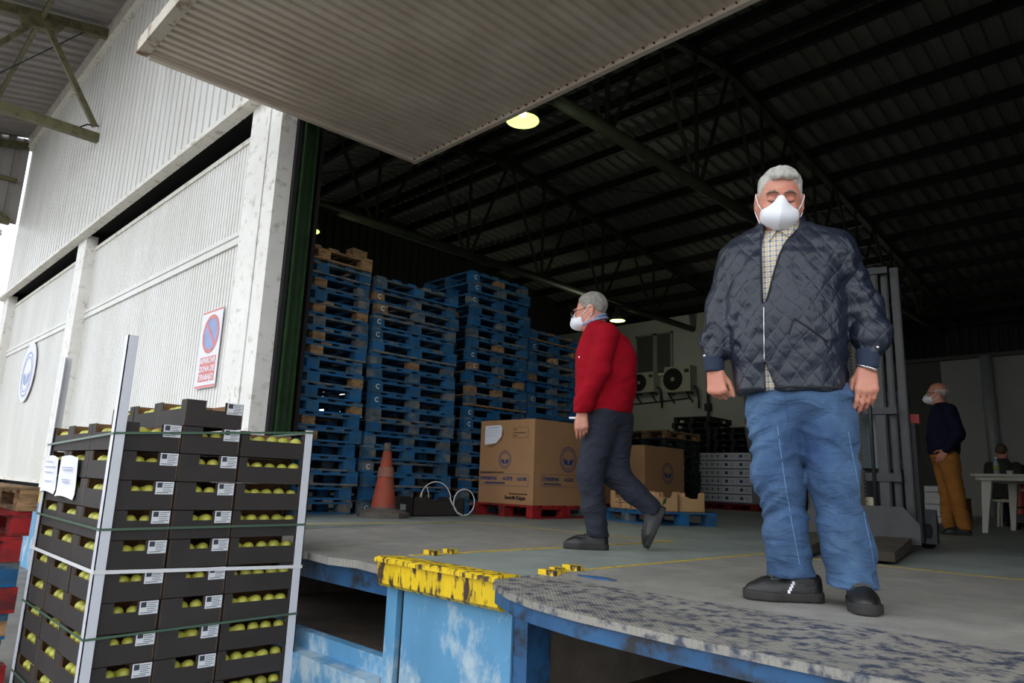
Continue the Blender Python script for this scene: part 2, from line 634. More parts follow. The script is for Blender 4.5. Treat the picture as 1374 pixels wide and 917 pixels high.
# left leveller
lv2 = empty('dock_leveller', (-4.15, 2.3, 0))
tag(lv2, 'grey steel dock leveller sagging beside the yellow bumper', 'dock leveller')
off = -Vector(lv2.location)
MB().prism([(2.28, -.075), (2.28, -.045), (4.69, .003), (4.69, -.03)], 'x', -5.235, -3.05).build('deck_plate', m_tread, lv2, loc=off)
lp2 = [(-5.2, 2.02), (-4.5, 2.0), (-4.2, 2.05), (-3.9, 2.03), (-3.78, 2.14), (-3.5, 2.11), (-3.3, 2.16), (-3.06, 2.13), (-3.06, 2.29), (-5.2, 2.29)]
MB().prism(lp2, 'z', -.085, -.045).build('lip', m_tread, lv2, loc=off)
MB().box(-5.2, -3.06, 2.21, 2.27, -.2, -.085).build('front_beam', m_dkblue, lv2, loc=off)
for x in (-4.9, -4.2, -3.5):
    MB().box(x, x + .06, 2.3, 4.5, -.16, -.07).build('joist', m_dkblue, lv2, loc=off)
MB().prism([(-3.06, 2.42), (-3.2, 2.43), (-3.3, 2.47), (-3.1, 2.5)], 'z', -.04, -.03).build('rubber_scrap', m_black, lv2, loc=off)

# ================================================================== facade
wf = struct(corrugated('wall_front', m_white, (-20, 2.8, 4.24), (28, 0, 0), Vector((0, -1, 0)), .22, (0, 0, 4.0), .07, .80, .04))
struct(MB().box(-20.05, 8, 2.68, 2.8, 7.98, 8.3).build('trim_1', m_whitetrim))
struct(MB().box(-20.05, -6.25, 2.70, 2.8, 4.15, 4.27).build('trim_2', m_whitetrim))
MB().box(-20.05, -6.25, 2.66, 2.70, 4.15, 4.19).build('drip_edge', m_whitetrim, bpy.data.objects['trim_2'])
struct(MB().box(-20, -6.3, 3.3, 3.34, 0, 4.6).build('wall_gap_shade', m_black))  # black backing: shade of the gap above the doors put into colour
struct(MB().box(-20, -6.3, 2.84, 3.3, 4.28, 4.4).build('trim_3', m_black))  # top of the same gap, its shade painted black
struct(MB().box(-20.1, -19.9, 2.85, 17, 0, 8).build('wall_side', m_dkwall))


def closed_door(name, x0, x1):
    d = empty(name, ((x0 + x1) / 2, 2.95, .1))
    d['kind'] = 'structure'
    of = -Vector(d.location)
    for nm, z0, z1 in (('lower_panel', .14, 2.78), ('upper_panel', 2.92, 3.98)):
        o = corrugated(nm, m_white, (x0, 2.95, z0), (x1 - x0, 0, 0), Vector((0, -1, 0)), .076, (0, 0, z1 - z0), .024, .72, .07, d)
        o.location = of
    MB().box(x0, x1, 2.925, 2.965, 2.78, 2.83).box(x0, x1, 2.935, 2.965, 2.83, 2.87).box(x0, x1, 2.92, 2.965, 2.87, 2.92).build('mid_rail', m_white, d, loc=of)
    MB().box(x0, x1, 2.93, 2.99, .09, .14).build('bottom_rail', m_whitetrim, d, loc=of)
    MB().box(x0, x1, 2.93, 2.99, 3.96, 4.02).build('top_rail', m_whitetrim, d, loc=of)
    return d


door1 = closed_door('door_1', -13.1, -6.86)
door2 = closed_door('door_2', -19.4, -13.5)

p1_ = struct(MB().box(-6.87, -6.445, 2.79, 2.96, 0, 4.2).build('trim_4', m_whitepost))
MB().box(-6.435, -6.19, 2.8, 2.96, 0, 4.2).build('jamb_half', m_whitepost, p1_)
MB().box(-6.19, -6.165, 2.86, 2.955, .15, .62).build('jamb_patch', m_whitepost, p1_)
struct(MB().box(-6.3, -6.145, 2.965, 3.01, 0, 4.6).build('trim_5', m_black))
gc = empty('steel_column', (-6.18, 3.08, 0))
tag(gc, 'dark green steel column just inside the white door post', 'column')
MB().box(-.1, .075, -.055, -.04, 0, 6.2).build('flange', m_green, gc)
MB().box(-.1, .075, .07, .085, 0, 6.2).build('flange', m_green, gc)
MB().box(-.02, .0, -.04, .07, 0, 6.2).build('web', m_green, gc)
p2_ = struct(MB().box(-13.58, -13.08, 2.79, 2.96, 0, 4.2).build('trim_6', m_whitepost))
p3_ = struct(MB().box(-20.0, -19.4, 2.79, 2.96, 0, 4.2).build('trim_7', m_whitepost))
struct(MB().box(.35, 10, 2.8, 2.95, 0, 4.3).build('wall_front_right', m_white))
# wall column at the far end, seen against the sky
oc = empty('pipe_column', (-20.6, 2.35, GROUND))
tag(oc, 'white round column at the far left end of the facade', 'column')
MB().lathe([(.2, 0), (.2, 7.0)], 20).build('shaft', m_whitepost, oc, smooth=True)
MB().lathe([(.24, 0), (.24, .1)], 20, (0, 0, 6.95)).build('collar', m_steel, oc)

# up-and-over door, open, half of it standing out over the dock
d3 = empty('door_3', (-2.8, 2.8, 3.8))
d3['kind'] = 'structure'
of = -Vector(d3.location)
cy0, cz0, cy1, cz1 = 1.51, 3.78, 4.26, 3.85
o = corrugated('sheet', m_canopy, (-5.97, cy0, cz0), (6.2, 0, 0), Vector((0, 0, -1)), .1, (0, cy1 - cy0, cz1 - cz0), .022, .6, .12, d3)
o.location = of
MB().bar((-5.985, cy0, cz0 + .02), (-5.985, cy1, cz1 + .02), .05, .11).build('side_frame', m_canopy, d3, loc=of)
MB().bar((-6.03, cy0 - .05, cz0 + .05), (.25, cy0 - .05, cz0 + .05), .09, .12).build('outer_frame', m_frameworn, d3, loc=of)
MB().bar((-6.03, cy1 + .02, cz1 - .005), (.25, cy1 + .02, cz1 - .005), .05, .05).build('inner_frame', m_canopy, d3, loc=of)
MB().box(-6.05, .3, cy0 - .02, cy1, cz0 + .1, cz0 + .13).build('top_skin', m_dkwall, d3, loc=of)
sc_ = MB()
for i in range(62):
    x = -5.93 + i * .1
    r_ = random.uniform(.004, .009)
    sc_.box(x - r_, x + r_, cy1 - .045 - r_, cy1 - .03, cz1 - .030, cz1 - .02)
o = sc_.build('rust_spots', m_rust, d3, loc=of)
o['kind'] = 'stuff'

# ================================================================== outer canopy roof
o = struct(corrugated('ceiling_outer', m_outroof, (-20, 2.78, 8.3), (28, 0, 0), Vector((0, 0, -1)), .3, (0, -3.7, -.7), .05, .6, .1))
struct(corrugated('wall_gable', m_outroof, (-20, 2.75, 6.05), (0, -3.65, 0), Vector((1, 0, 0)), .3, (0, 0, 2.2), .04, .6, .1))
ga = bpy.data.objects['wall_gable']
MB().bar((-19.9, 2.6, 6.05), (-19.9, -.9, 6.05), .12, .14).build('bottom_rail', m_olive, ga)
MB().bar((-19.9, 2.6, 7.1), (-19.9, -.9, 7.1), .08, .1).build('mid_rail', m_olive, ga)
MB().bar((-19.85, 2.7, 8.02), (-19.85, -.9, 7.36), .1, .16).build('top_rail', m_olive, ga)
MB().bar((-19.9, 2.6, 6.1), (-19.9, .6, 7.4), .06, .06).build('brace', m_olive, ga)


def bracket(X, label):
    b = empty('canopy_bracket', (X, 2.78, 6.1))
    tag(b, label, 'truss')
    of = -Vector(b.location)
    zt = lambda y: 8.12 - (2.78 - y) * .19
    MB().bar((X, 2.8, 6.1), (X, -.9, 6.1), .12, .16).build('bottom_chord', m_olive, b, loc=of)
    MB().bar((X, 2.8, zt(2.8)), (X, -.9, zt(-.9)), .12, .17).build('top_chord', m_olive, b, loc=of)
    MB().bar((X, 2.72, 6.3), (X, 1.7, zt(1.7)), .08, .09).build('diagonal', m_olive, b, loc=of)
    MB().bar((X, 1.7, zt(1.7)), (X, .5, 6.1), .08, .08).build('diagonal', m_olive, b, loc=of)
    MB().bar((X, .5, 6.1), (X, -.9, zt(-.9)), .08, .08).build('diagonal', m_olive, b, loc=of)
    MB().prism([(2.1, zt(2.1) + .05), (1.3, zt(1.3) + .05), (1.42, zt(1.4) - .22), (1.95, zt(1.9) - .22)], 'x', X - .015, X + .075).build('gusset', m_olive, b, loc=of)
    MB().tube([(X, 2.78, 6.33), (X, 2.6, 6.29), (X, 2.5, 6.2)], .015, 6).build('cable', m_black, b, loc=of)
    return b


bracket(-13.5, 'olive steel bracket truss carrying the outer roof, upper left')
cs = MB().bar((-19.9, 1.68, 7.88), (-6.7, 1.68, 7.88), .07, .09).build('roof_strut', m_olive)
tag(cs, 'olive steel strut running under the outer roof', 'beam')
cs2 = MB().tube([(-13.4, 2.3, 7.9), (-19.7, .2, 7.5)], .012, 6).build('tie_rod', m_black)
tag(cs2, 'thin dark tie rod below the outer roof sheets', 'rod')

# ================================================================== hall: roof, walls
RIDGE_Y, RIDGE_Z = 10.0, 7.62
zroof = lambda y: RIDGE_Z - (.17 * (RIDGE_Y - y) if y < RIDGE_Y else .135 * (y - RIDGE_Y))
ce = corrugated('ceiling', m_roof, (-16.1, 2.85, zroof(2.85)), (26, 0, 0), Vector((0, 0, -1)), .26, (0, RIDGE_Y - 2.85, RIDGE_Z - zroof(2.85)), .045, .6, .1)
struct(ce)
corrugated('back_slope', m_roof, (-16.1, RIDGE_Y, RIDGE_Z), (26, 0, 0), Vector((0, 0, -1)), .26, (0, 14.5, zroof(24.5) - RIDGE_Z), .045, .6, .1, ce)
pm = MB().box(-15.8, 10, -.05, .05, -.2, -.02).mesh('purlin', m_purlin)
for k in range(-6, 14):
    ys = [RIDGE_Y - .22, RIDGE_Y + .22] if k == 0 else [RIDGE_Y + 1.08 * k]
    for y in ys:
        link('purlin', pm, ce, (0, y, zroof(y) - .03))


def truss(X, yend, label):
    t = empty('roof_truss', (X, 3.0, 4.9))
    tag(t, label, 'truss', 'roof trusses of the hall')
    of = -Vector(t.location)
    zb = 4.93
    zt = lambda y: zroof(y) - .28
    MB().tube([(X, 3.0, zb), (X, yend, zb)], .085, 12).build('bottom_chord', m_olivedk, t, smooth=True, loc=of)
    MB().bar((X, 3.0, zt(3.0)), (X, RIDGE_Y, zt(RIDGE_Y)), .11, .13).build('top_chord', m_olivedk, t, loc=of)
    MB().bar((X, RIDGE_Y, zt(RIDGE_Y)), (X, min(yend + 4, 23.5), zt(min(yend + 4, 23.5))), .11, .13).build('top_chord', m_olivedk, t, loc=of)
    MB().box(X - .08, X + .08, RIDGE_Y - .3, RIDGE_Y + .3, zt(RIDGE_Y) - .14, zt(RIDGE_Y) + .1).build('ridge_gusset', m_olivedk, t, loc=of)
    y = 4.5
    while y < yend - .3:
        MB().tube([(X, y, zb), (X, y, zt(y))], .033, 6).build('web_bar', m_olivedk, t, loc=of)
        for s in (-1.08, 1.08):
            yy = min(y + s, 23)
            MB().tube([(X, y + s * .07, zb), (X, yy, zt(yy))], .033, 6).build('web_bar', m_olivedk, t, loc=of)
        y += 2.22
    return t


truss(-5.23, 21.9, 'nearer roof truss with olive tube chord crossing behind the standing man')
truss(-10.5, 17.55, 'farther roof truss above the stacks of blue pallets')
for i, (a, b) in enumerate((((-15.5, 4.5, 6.25), (-10.5, 9.0, 7.1)), ((-10.5, 6.0, 6.6), (-5.3, 10.5, 7.2)), ((-10.5, 11.0, 7.2), (-5.3, 15.5, 6.55)))):
    tr = MB().tube([a, b], .01, 5).build('wind_brace', m_purlin)
    tag(tr, ('thin dark bracing rod under the roof behind the farther truss', 'thin dark bracing rod before the roof ridge between the two trusses',
             'thin dark bracing rod past the roof ridge between the two trusses')[i], 'rod', 'roof bracing rods')

struct(corrugated('wall_left', m_dkwall, (-15.8, 3.4, 0), (0, 21, 0), Vector((1, 0, 0)), .25, (0, 0, 8.4), .04, .6, .1))
struct(MB().box(-15.8, -9.0, 17.6, 17.8, 0, 5.39).build('wall_back', m_backwall))
struct(MB().box(-9.2, -9.0, 17.8, 22, 0, 5.39).build('wall_return', m_greywall))
struct(MB().box(-9.0, -5.4, 22, 22.2, 0, 4.15).box(-9.0, -6.9, 22, 22.2, 4.15, 5.9).build('wall_rear', m_greywall))
struct(MB().box(-5.4, 10, 22, 22.2, 0, 4.15).build('wall_rear_right', m_backwall))
struct(corrugated('wall_rear_upper', m_dkwall, (-15.8, 24.4, 0), (26, 0, 0), Vector((0, -1, 0)), .25, (0, 0, 7), .04, .6, .1))
struct(MB().box(10, 10.2, 2.9, 24.5, 0, 8).build('wall_right', m_dkwall))
cp = empty('steel_pipe_column', (-4.28, 21.75, 0))
tag(cp, 'bright galvanised pipe column against the pale rear wall', 'column')
MB().lathe([(.14, 0), (.14, 4.15)], 16).build('pipe', m_steel, cp, smooth=True)
for z in (1.3, 2.9):
    MB().lathe([(.17, 0), (.17, .07)], 16, (0, 0, z)).build('clamp', m_steel, cp)
rb = MB().bar((-9, 21.9, 4.2), (10, 21.9, 4.2), .1, .1)
struct(rb.build('trim_8', m_greywall))

# daylit openings of the hall
m_day = M('daylit_pane', (.95, .97, 1.0), .3, var=0, emit=1.6)
w1 = struct(MB().box(-8.0, -7.35, 21.9, 22.0, 3.6, 5.6).build('window_1', m_whitetrim))
MB().box(-7.95, -7.4, 21.88, 21.9, 3.65, 5.55).build('pane', m_day, w1)
w2 = struct(MB().box(-15.74, -15.7, 8.4, 11.2, 1.9, 2.5).build('window_2', m_whitetrim))
for k in range(4):
    MB().box(-15.7, -15.68, 8.45 + k * .69, 9.08 + k * .69, 1.95, 2.45).build('pane', m_day, w2)
# window with blinds and air conditioners on the plaster wall
m_glass = M('dark_window_glass', lin(52, 54, 56), .2, var=.1)
m_frame = M('aluminium_frame', lin(170, 170, 166), .4, .3, var=.05)
w3 = empty('window_3', (-11.75, 17.58, 3.7))
w3['kind'] = 'structure'
of = -Vector(w3.location)
fr = MB()
for x0, x1 in ((-12.45, -12.4), (-11.82, -11.68), (-11.22, -11.16)):
    fr.box(x0, x1, 17.52, 17.6, 3.72, 4.95)
fr.box(-12.45, -11.16, 17.52, 17.6, 4.9, 4.96)
fr.build('frame', m_frame, w3, loc=of)
MB().box(-12.5, -11.1, 17.48, 17.6, 3.66, 3.73).build('sill', m_whitetrim, w3, loc=of)
for x0, x1 in ((-12.4, -11.82), (-11.68, -11.22)):
    pn = MB().box(x0, x1, 17.57, 17.59, 3.73, 4.9).build('pane', m_glass, w3, loc=of)
    sl = MB()
    for k in range(22):
        sl.box(x0 + .02, x1 - .02, 17.545, 17.56, 3.75 + k * .052, 3.785 + k * .052)
    o = sl.build('blind', m_greywall, pn)
    o['kind'] = 'stuff'
# ================================================================== pallets
m_pblue = M('pallet_blue', lin(12, 90, 142), .75, var=.25, scale=7, rgb2=lin(62, 90, 102), cover=.34, scale2=8, sharp=.12, rnd=.22, bump=.3, bscale=40)
m_pblue2 = M('pallet_faded_blue', lin(44, 88, 116), .8, var=.25, scale=7, rgb2=lin(128, 116, 98), cover=.42, scale2=7, sharp=.12, rnd=.22, bump=.3, bscale=40)
m_pwood = M('pallet_bare_wood', lin(160, 124, 86), .85, var=.25, scale=7, rgb2=lin(98, 80, 60), cover=.35, scale2=9, rnd=.2, stretch=(1, 1, 4), bump=.3, bscale=40)
m_pred = M('pallet_red', lin(158, 22, 24), .7, var=.2, scale=7, rgb2=lin(96, 30, 28), cover=.35, scale2=8, rnd=.15, bump=.25, bscale=40)
m_pdark = M('pallet_dark_teal', lin(34, 52, 58), .85, var=.3, scale=7, rgb2=lin(70, 58, 46), cover=.3, scale2=7, rnd=.25, bump=.3, bscale=40)
m_pblack = M('pallet_black_plastic', lin(24, 26, 28), .6, var=.2, rnd=.2)
m_mark = M('white_stencil', lin(205, 215, 222), .8, var=.15, scale=30)
PH = .147
_pm = {}


def pal_meshes(L, W):
    if (L, W) in _pm:
        return _pm[(L, W)]
    d = {}
    for nm, mt in (('blue', m_pblue), ('faded', m_pblue2), ('wood', m_pwood), ('red', m_pred), ('dark', m_pdark), ('black', m_pblack)):
        d['block_' + nm] = MB().box(-.05, .05, -.0725, .0725, 0, .083).mesh('block', mt)
        d['bottom_' + nm] = MB().box(-.05, .05, -L / 2, L / 2, 0, .02).mesh('bottom_board', mt)
        d['string_' + nm] = MB().box(-.05, .05, -L / 2, L / 2, 0, .021).mesh('stringer_board', mt)
        d['deck_' + nm] = MB().box(-W / 2, W / 2, -.06, .06, 0, .021).mesh('deck_board', mt)
        one = MB()
        for x in (-W / 2 + .05, 0, W / 2 - .05):
            one.box(x - .05, x + .05, -L / 2, L / 2, 0, .02)
            one.box(x - .05, x + .05, -L / 2, L / 2, .103, .124)
            for y in (-L / 2 + .0725, 0, L / 2 - .0725):
                one.box(x - .05, x + .05, y - .0725, y + .0725, .02, .103)
        for i in range(6):
            y = -L / 2 + .06 + i * (L - .12) / 5
            one.box(-W / 2, W / 2, y - .06, y + .06, .124, .145)
        d['one_' + nm] = one.mesh('pallet', mt)
    _pm[(L, W)] = d
    return d


TXT_C = text_mesh('C', .075, m_mark, .0015)


def pallet(loc, rz, kind, label, group=None, L=1.2, W=1.0, simple=False, mark=None, seed=0, name='wooden_pallet'):
    d = pal_meshes(L, W)
    if simple:
        o = link(name, d['one_' + kind], None, loc, rz)
        tag(o, label, 'pallet', group)
        return o
    rd = random.Random(seed * 7919 + 13)

    def pick(main):
        if kind == 'blue':
            return rd.choices(['blue', 'faded', 'wood'], [.74, .22, .04] if main else [.58, .29, .13])[0]
        if kind == 'wood':
            return 'wood'
        return kind
    t = empty(name, loc, rz)
    tag(t, label, 'pallet', group)
    for x in (-W / 2 + .05, 0, W / 2 - .05):
        link('bottom_board', d['bottom_' + pick(True)], t, (x, 0, 0))
        link('stringer_board', d['string_' + pick(True)], t, (x, 0, .103))
        for y in (-L / 2 + .0725, 0, L / 2 - .0725):
            b = link('block', d['block_' + pick(False)], t, (x, y, .02))
            if mark and x > .1 and y == (-L / 2 + .0725 if mark == 1 else 0 if mark == 2 else L / 2 - .0725):
                mk = link('stencil_mark', TXT_C, b)
                place_flat(mk, (.0505, .0, .042), (0, 1, 0), (0, 0, 1))
    for i in range(6):
        y = -L / 2 + .06 + i * (L - .12) / 5
        link('deck_board', d['deck_' + pick(True)], t, (0, y, .124))
    return t


rd0 = random.Random(4)
STK = [(3.62, 19, 'beside the green column', -7.1, {}), (4.92, 18, 'behind the orange cone', -7.1, {1: 1, 2: 1, 3: 1, 4: 1, 8: 1, 9: 1, 14: 1, 17: 1}),
       (6.30, 21, 'behind the big carton', -7.16, {0: 1, 1: 1, 2: 1, 7: 1, 8: 1, 12: 1, 13: 1}),
       (7.43, 17, 'behind the man in red', -7.16, {1: 1, 2: 2, 6: 1, 9: 1})]
for si, (yc, n, desc, xc, marks) in enumerate(STK):
    for k in range(n):
        top = n - 1 - k
        kind = 'blue'
        if si == 0 and top == 0:
            kind = 'wood'
        Lp = 1.2 if si < 2 else 1.06
        pallet((xc + rd0.uniform(-.03, .03), yc + rd0.uniform(-.025, .025), k * PH), rd0.uniform(-.012, .012), kind,
               '%s pallet, %s, stack %s' % ('bare wood' if kind == 'wood' else 'blue', ORD[top], desc),
               'pallets in the tall blue stacks', L=Lp, mark=marks.get(top), seed=si * 100 + k)
lb = MB().box(-.06, .06, -.1, .1, 0, .11).build('wood_block', m_pwood, None, loc=(-6.72, 4.08, 19 * PH), rz=.1)
tag(lb, 'loose wooden block lying on top of the stack beside the green column', 'block')

# pallets outside at the left edge of the picture
kinds = ['wood', 'red', 'red', 'blue', 'red', 'blue', 'dark', 'red', 'blue']
words = {'wood': 'bare wood', 'red': 'red', 'blue': 'blue', 'dark': 'dark grey'}
for k in range(9):
    top = 8 - k
    kd = kinds[top]
    pallet((-5.82 + rd0.uniform(-.02, .02), .55 + rd0.uniform(-.05, .03), GROUND + k * PH), math.pi / 2 + rd0.uniform(-.01, .01), kd,
           '%s pallet, %s in the mixed stack at the left edge' % (words[kd], ORD[top]), 'pallets in the mixed stack outside',
           seed=500 + k, W=1.0)

pallet((-6.1, 6.5, 0), 0, 'red', 'red pallet under the large printed carton beside the man in red', W=1.0, L=1.16, seed=700)
BPR = math.radians(-114.8)
pallet((-4.76, 7.10, 0), BPR, 'blue', 'low blue pallet carrying open fruit trays behind the walking man', W=.8, L=1.2, seed=701)
pallet((-6.36, 9.15, 0), 0, 'red', 'red pallet under the second big carton, behind the walking man', W=.9, L=1.1, seed=702)
pallet((-7.72, 14.75, 0), math.pi / 2, 'red', 'red pallet under the stacked white food cartons', W=1.0, L=1.3, seed=703)

for si, (x, y, n, kd, desc, rz) in enumerate(((-7.85, 11.9, 10, 'dark', 'in the stack behind the open fruit trays', 0),
                                              (-9.5, 16.3, 15, 'black', 'in the stack left of the white food cartons', .05),
                                              (-8.95, 11.9, 10, 'dark', 'in the stack behind the second big carton', 0),
                                              (-8.4, 16.4, 13, 'black', 'in the stack behind the white food cartons', 0))):
    for k in range(n):
        top = n - 1 - k
        kk = 'wood' if (si == 0 and top == 0) else kd
        pallet((x + rd0.uniform(-.03, .03), y + rd0.uniform(-.03, .03), k * PH), rz + rd0.uniform(-.02, .02), kk,
               '%s pallet, %s %s' % ('brown' if kk == 'wood' else 'dark teal' if kk == 'dark' else 'black', ORD[top], desc), 'pallets in the dark stacks at the back', simple=True)

# ================================================================== strapped pallet of fruit crates
m_crate = M('dark_crate_board', lin(50, 45, 43), .75, var=.14, scale=6, rnd=.1)
m_kraft = M('brown_kraft_inside', lin(126, 92, 58), .85, var=.15, scale=8)
m_label = M('white_crate_label', lin(220, 222, 226), .6, var=.03)
m_ink = M('dark_print_ink', lin(58, 60, 72), .7, var=.1)
m_pear = M('pear_skin', lin(198, 192, 84), .4, var=.14, scale=14, rgb2=lin(160, 166, 58), cover=.36, scale2=9, sharp=.2, rnd=.14)
m_stem = M('pear_stem', lin(80, 58, 34), .8)
m_strapg = M('green_strap', lin(74, 100, 82), .45, var=.08)
m_strapw = M('white_strap', lin(226, 226, 228), .4, var=.04)
m_plastic = M('white_plastic_profile', lin(216, 218, 226), .35, var=.04, scale=3)
m_paper = M('white_paper', lin(236, 236, 244), .7, var=.03)
CH, PITCH, Z0 = .1345, .139, -.92


def crate_mesh(wx, wy, slots):
    """slots: {side: (from, to)} along the side, sides '+x','-x','+y','-y'"""
    mb = MB()
    th, low = .006, .088
    mb.box(-wx / 2, wx / 2, -wy / 2, wy / 2, 0, .012, 0)
    mb.box(-wx / 2 + th, wx / 2 - th, -wy / 2 + th, wy / 2 - th, .012, .046, 1)
    for sd in ('+x', '-x', '+y', '-y'):
        ln = wy if sd[1] == 'x' else wx
        s0, s1 = slots[sd]
        for a, b, z1 in ((0, s0, CH), (s0, s1, low), (s1, ln, CH)):
            for mi, i0, i1 in ((0, 0, th * .5), (1, th * .5, th)):
                e = wx / 2 if sd[1] == 'x' else wy / 2
                sg = 1 if sd[0] == '+' else -1
                u0, u1 = sorted((sg * (e - i0), sg * (e - i1)))
                if sd[1] == 'x':
                    mb.box(u0, u1, -wy / 2 + a, -wy / 2 + b, .012, z1, mi)
                else:
                    mb.box(-wx / 2 + a, -wx / 2 + b, u0, u1, .012, z1, mi)
    return mb.mesh('crate_body', [m_crate, m_kraft])


CR_A = crate_mesh(.4, .298, {'+x': (.10, .20), '-x': (.148, .149), '+y': (.2, .201), '-y': (.06, .33)})
CR_C = crate_mesh(.298, .4, {'+x': (.045, .355), '-x': (.2, .201), '+y': (.08, .22), '-y': (.149, .15)})
lab = MB().box(0, .0012, -.042, .042, -.03, .03, 0)
lab.box(.0012, .0018, -.036, -.012, .002, .026, 1)
for k in range(5):
    lab.box(.0012, .0016, -.008, .036 - (k % 2) * .008, .02 - k * .009, .0225 - k * .009, 1)
lab.box(.0012, .0016, -.036, .02, -.024, -.021, 1)
LABEL_ME = lab.mesh('label_sticker', [m_label, m_ink])


def crate(name_label, x, y, k, kind, sticker):
    o = link('fruit_crate', CR_A if kind == 'A' else CR_C, None, (x + random.uniform(-.003, .003), y + random.uniform(-.003, .003), Z0 + k * PITCH))
    tag(o, name_label, 'crate', 'dark crates of the strapped fruit pallet')
    if sticker:
        link('label_sticker', LABEL_ME, o, ((.2 if kind == 'A' else .149) + .001, .103, .104))
    return o


pr = [(.004, 0), (.018, .003), (.029, .014), (.033, .03), (.03, .046), (.022, .06), (.016, .072), (.014, .08), (.009, .086), (.003, .087)]
pb = MB().lathe(pr, 12)
pb.tube([(0, 0, .085), (.002, 0, .097), (.006, 0, .108)], [.0022, .0018, .0022], 5, 1)
PEAR = pb.mesh('pear', [m_pear, m_stem], True)
n_pear = [0]


def pear(x, y, z, label, group, inward):
    """fat end at the given point, neck along the wall or away from it"""
    o = link('pear', PEAR, None, (x, y, z))
    th = math.atan2(inward[1], inward[0]) + random.uniform(-1.45, 1.45)
    d = Vector((math.cos(th), math.sin(th), 0))
    o.rotation_euler = (math.pi / 2 + random.uniform(-.12, .12), 0, th + math.pi / 2)
    s = random.uniform(.92, 1.03)
    o.location = Vector((x, y, z)) - d * .03 * s
    o.scale = (s, s, s)
    tag(o, label, 'pear', group)
    n_pear[0] += 1


XL, XR = -4.925, -3.71
AX = [XR - .2 - .405 * i for i in range(3)]          # nearest the lens first
CX = [XR - .149 - .304 * i for i in range(4)]
YA, YB, YC = 1.19, 1.494, 1.85
cols = ['front post', 'middle', 'left end']
pz = .046 + .036
GP = 'pears in the strapped fruit crates'
for k in range(11):
    row = ORD[10 - k]
    for i in range(3):
        crate('dark crate of the short side, %s column, %s' % (cols[i], row), AX[i], YA, k, 'A', i == 0)
        for j in range(3):
            pear(AX[i] - .1 + j * .085 + random.uniform(-.008, .008), YA - .149 + .045, Z0 + k * PITCH + pz,
                 'pear in a short side slot, %s column, crate %s' % (cols[i], row), GP, (0, 1))
    crate('labelled dark crate, middle column of the long side, %s' % row, AX[0], YB, k, 'A', True)
    crate('dark crate with wide slot beside the right post, %s' % row, CX[0], YC, k, 'C', False)
    for j in range(2):
        pear(XR - .046, YA - .149 + .125 + j * .07, Z0 + k * PITCH + pz, 'pear in the long side slot next to the front post, crate %s' % row, GP, (-1, 0))
        pear(XR - .046, YB - .149 + .115 + j * .07, Z0 + k * PITCH + pz, 'pear in the middle column slot of the long side, crate %s' % row, GP, (-1, 0))
    for j in range(5):
        pear(XR - .046, YC - .15 + j * .072 + random.uniform(-.003, .003), Z0 + k * PITCH + pz,
             'pear in the wide slot beside the right post, crate %s' % row, GP, (-1, 0))
for i in (1, 2):
    crate('dark pear crate under the loose top crates, %s of the middle row' % ('centre' if i == 1 else 'left'), AX[i], YB, 10, 'A', False)
for i in (1, 2, 3):
    crate('dark pear crate in the rear row of the top layer, %s from the right' % ('second', 'third', 'fourth')[i - 1], CX[i], YC, 10, 'C', False)
for i in range(3):
    nm = ('right', 'middle', 'left')[i]
    crate('loose dark pear crate on the very top of the fruit pallet, %s one' % nm, AX[i], YB, 11, 'A', i == 0)
    for j in range(3):
        pear(AX[i] - .1 + .085 * j, YB - .1, Z0 + 11 * PITCH + pz, 'pear lying in the %s crate on the very top' % nm, GP, (0, 1))
fp = pallet((-4.318, 1.545, GROUND), math.pi / 2, 'blue', 'blue pallet under the strapped stack of fruit crates', W=1.0, L=1.2, seed=800)


def corner_post(x, y, sx, sy, z1, label, lean=(0, 0)):
    p = MB()
    t, l = .005, .048
    for a, b in (((0, l * sx), (0, t * sy)), ((0, t * sx), (0, l * sy))):
        (x0, x1), (y0, y1) = sorted(a), sorted(b)
        p.box(x0, x1, y0, y1, 0, z1 - GROUND - .15)
    o = p.build('corner_post', m_plastic, None, loc=(x, y, GROUND + .15))
    o.rotation_euler = (lean[0], lean[1], 0)
    tag(o, label, 'corner post', 'corner posts of the fruit pallet')
    return o


corner_post(XR + .012, YA - .162, -1, 1, 1.02, 'tall white plastic corner post at the front corner of the fruit crates')
corner_post(XL - .012, YA - .162, 1, 1, 1.03, 'white plastic post at the left end of the fruit crates', (0, .012))
corner_post(XR + .012, YC + .214, -1, -1, .635, 'short white plastic post at the right end of the fruit crates')


def strap(zs, wd, mat, label, group):
    """loop around the stack: heights at left-front, front, right, back corners"""
    e = .0145
    c = [(XL - e, YA - .150 - e), (XR + e, YA - .150 - e), (XR + e, YC + .202 + e), (XL - e, YC + .202 + e)]
    mb = MB()
    for i in range(4):
        j = (i + 1) % 4
        mb.bar((*c[i], zs[i]), (*c[j], zs[j]), .0014, wd)
    o = mb.build('strap', mat)
    tag(o, label, 'strap', group)


G_ = 'straps around the fruit pallet'
strap((.505, .545, .625, .6), .011, m_strapg, 'green plastic strap around the top of the fruit crates', G_)
strap((.112, .103, .114, .11), .011, m_strapg, 'green plastic strap just above the white strap', G_)
strap((-.078, -.085, -.112, -.1), .017, m_strapw, 'white plastic strap around the middle of the fruit crates', G_)
strap((-.367, -.375, -.357, -.36), .011, m_strapg, 'green plastic strap next below the white strap', G_)
strap((-.735, -.74, -.73, -.73), .011, m_strapg, 'lowest green plastic strap around the fruit crates', G_)


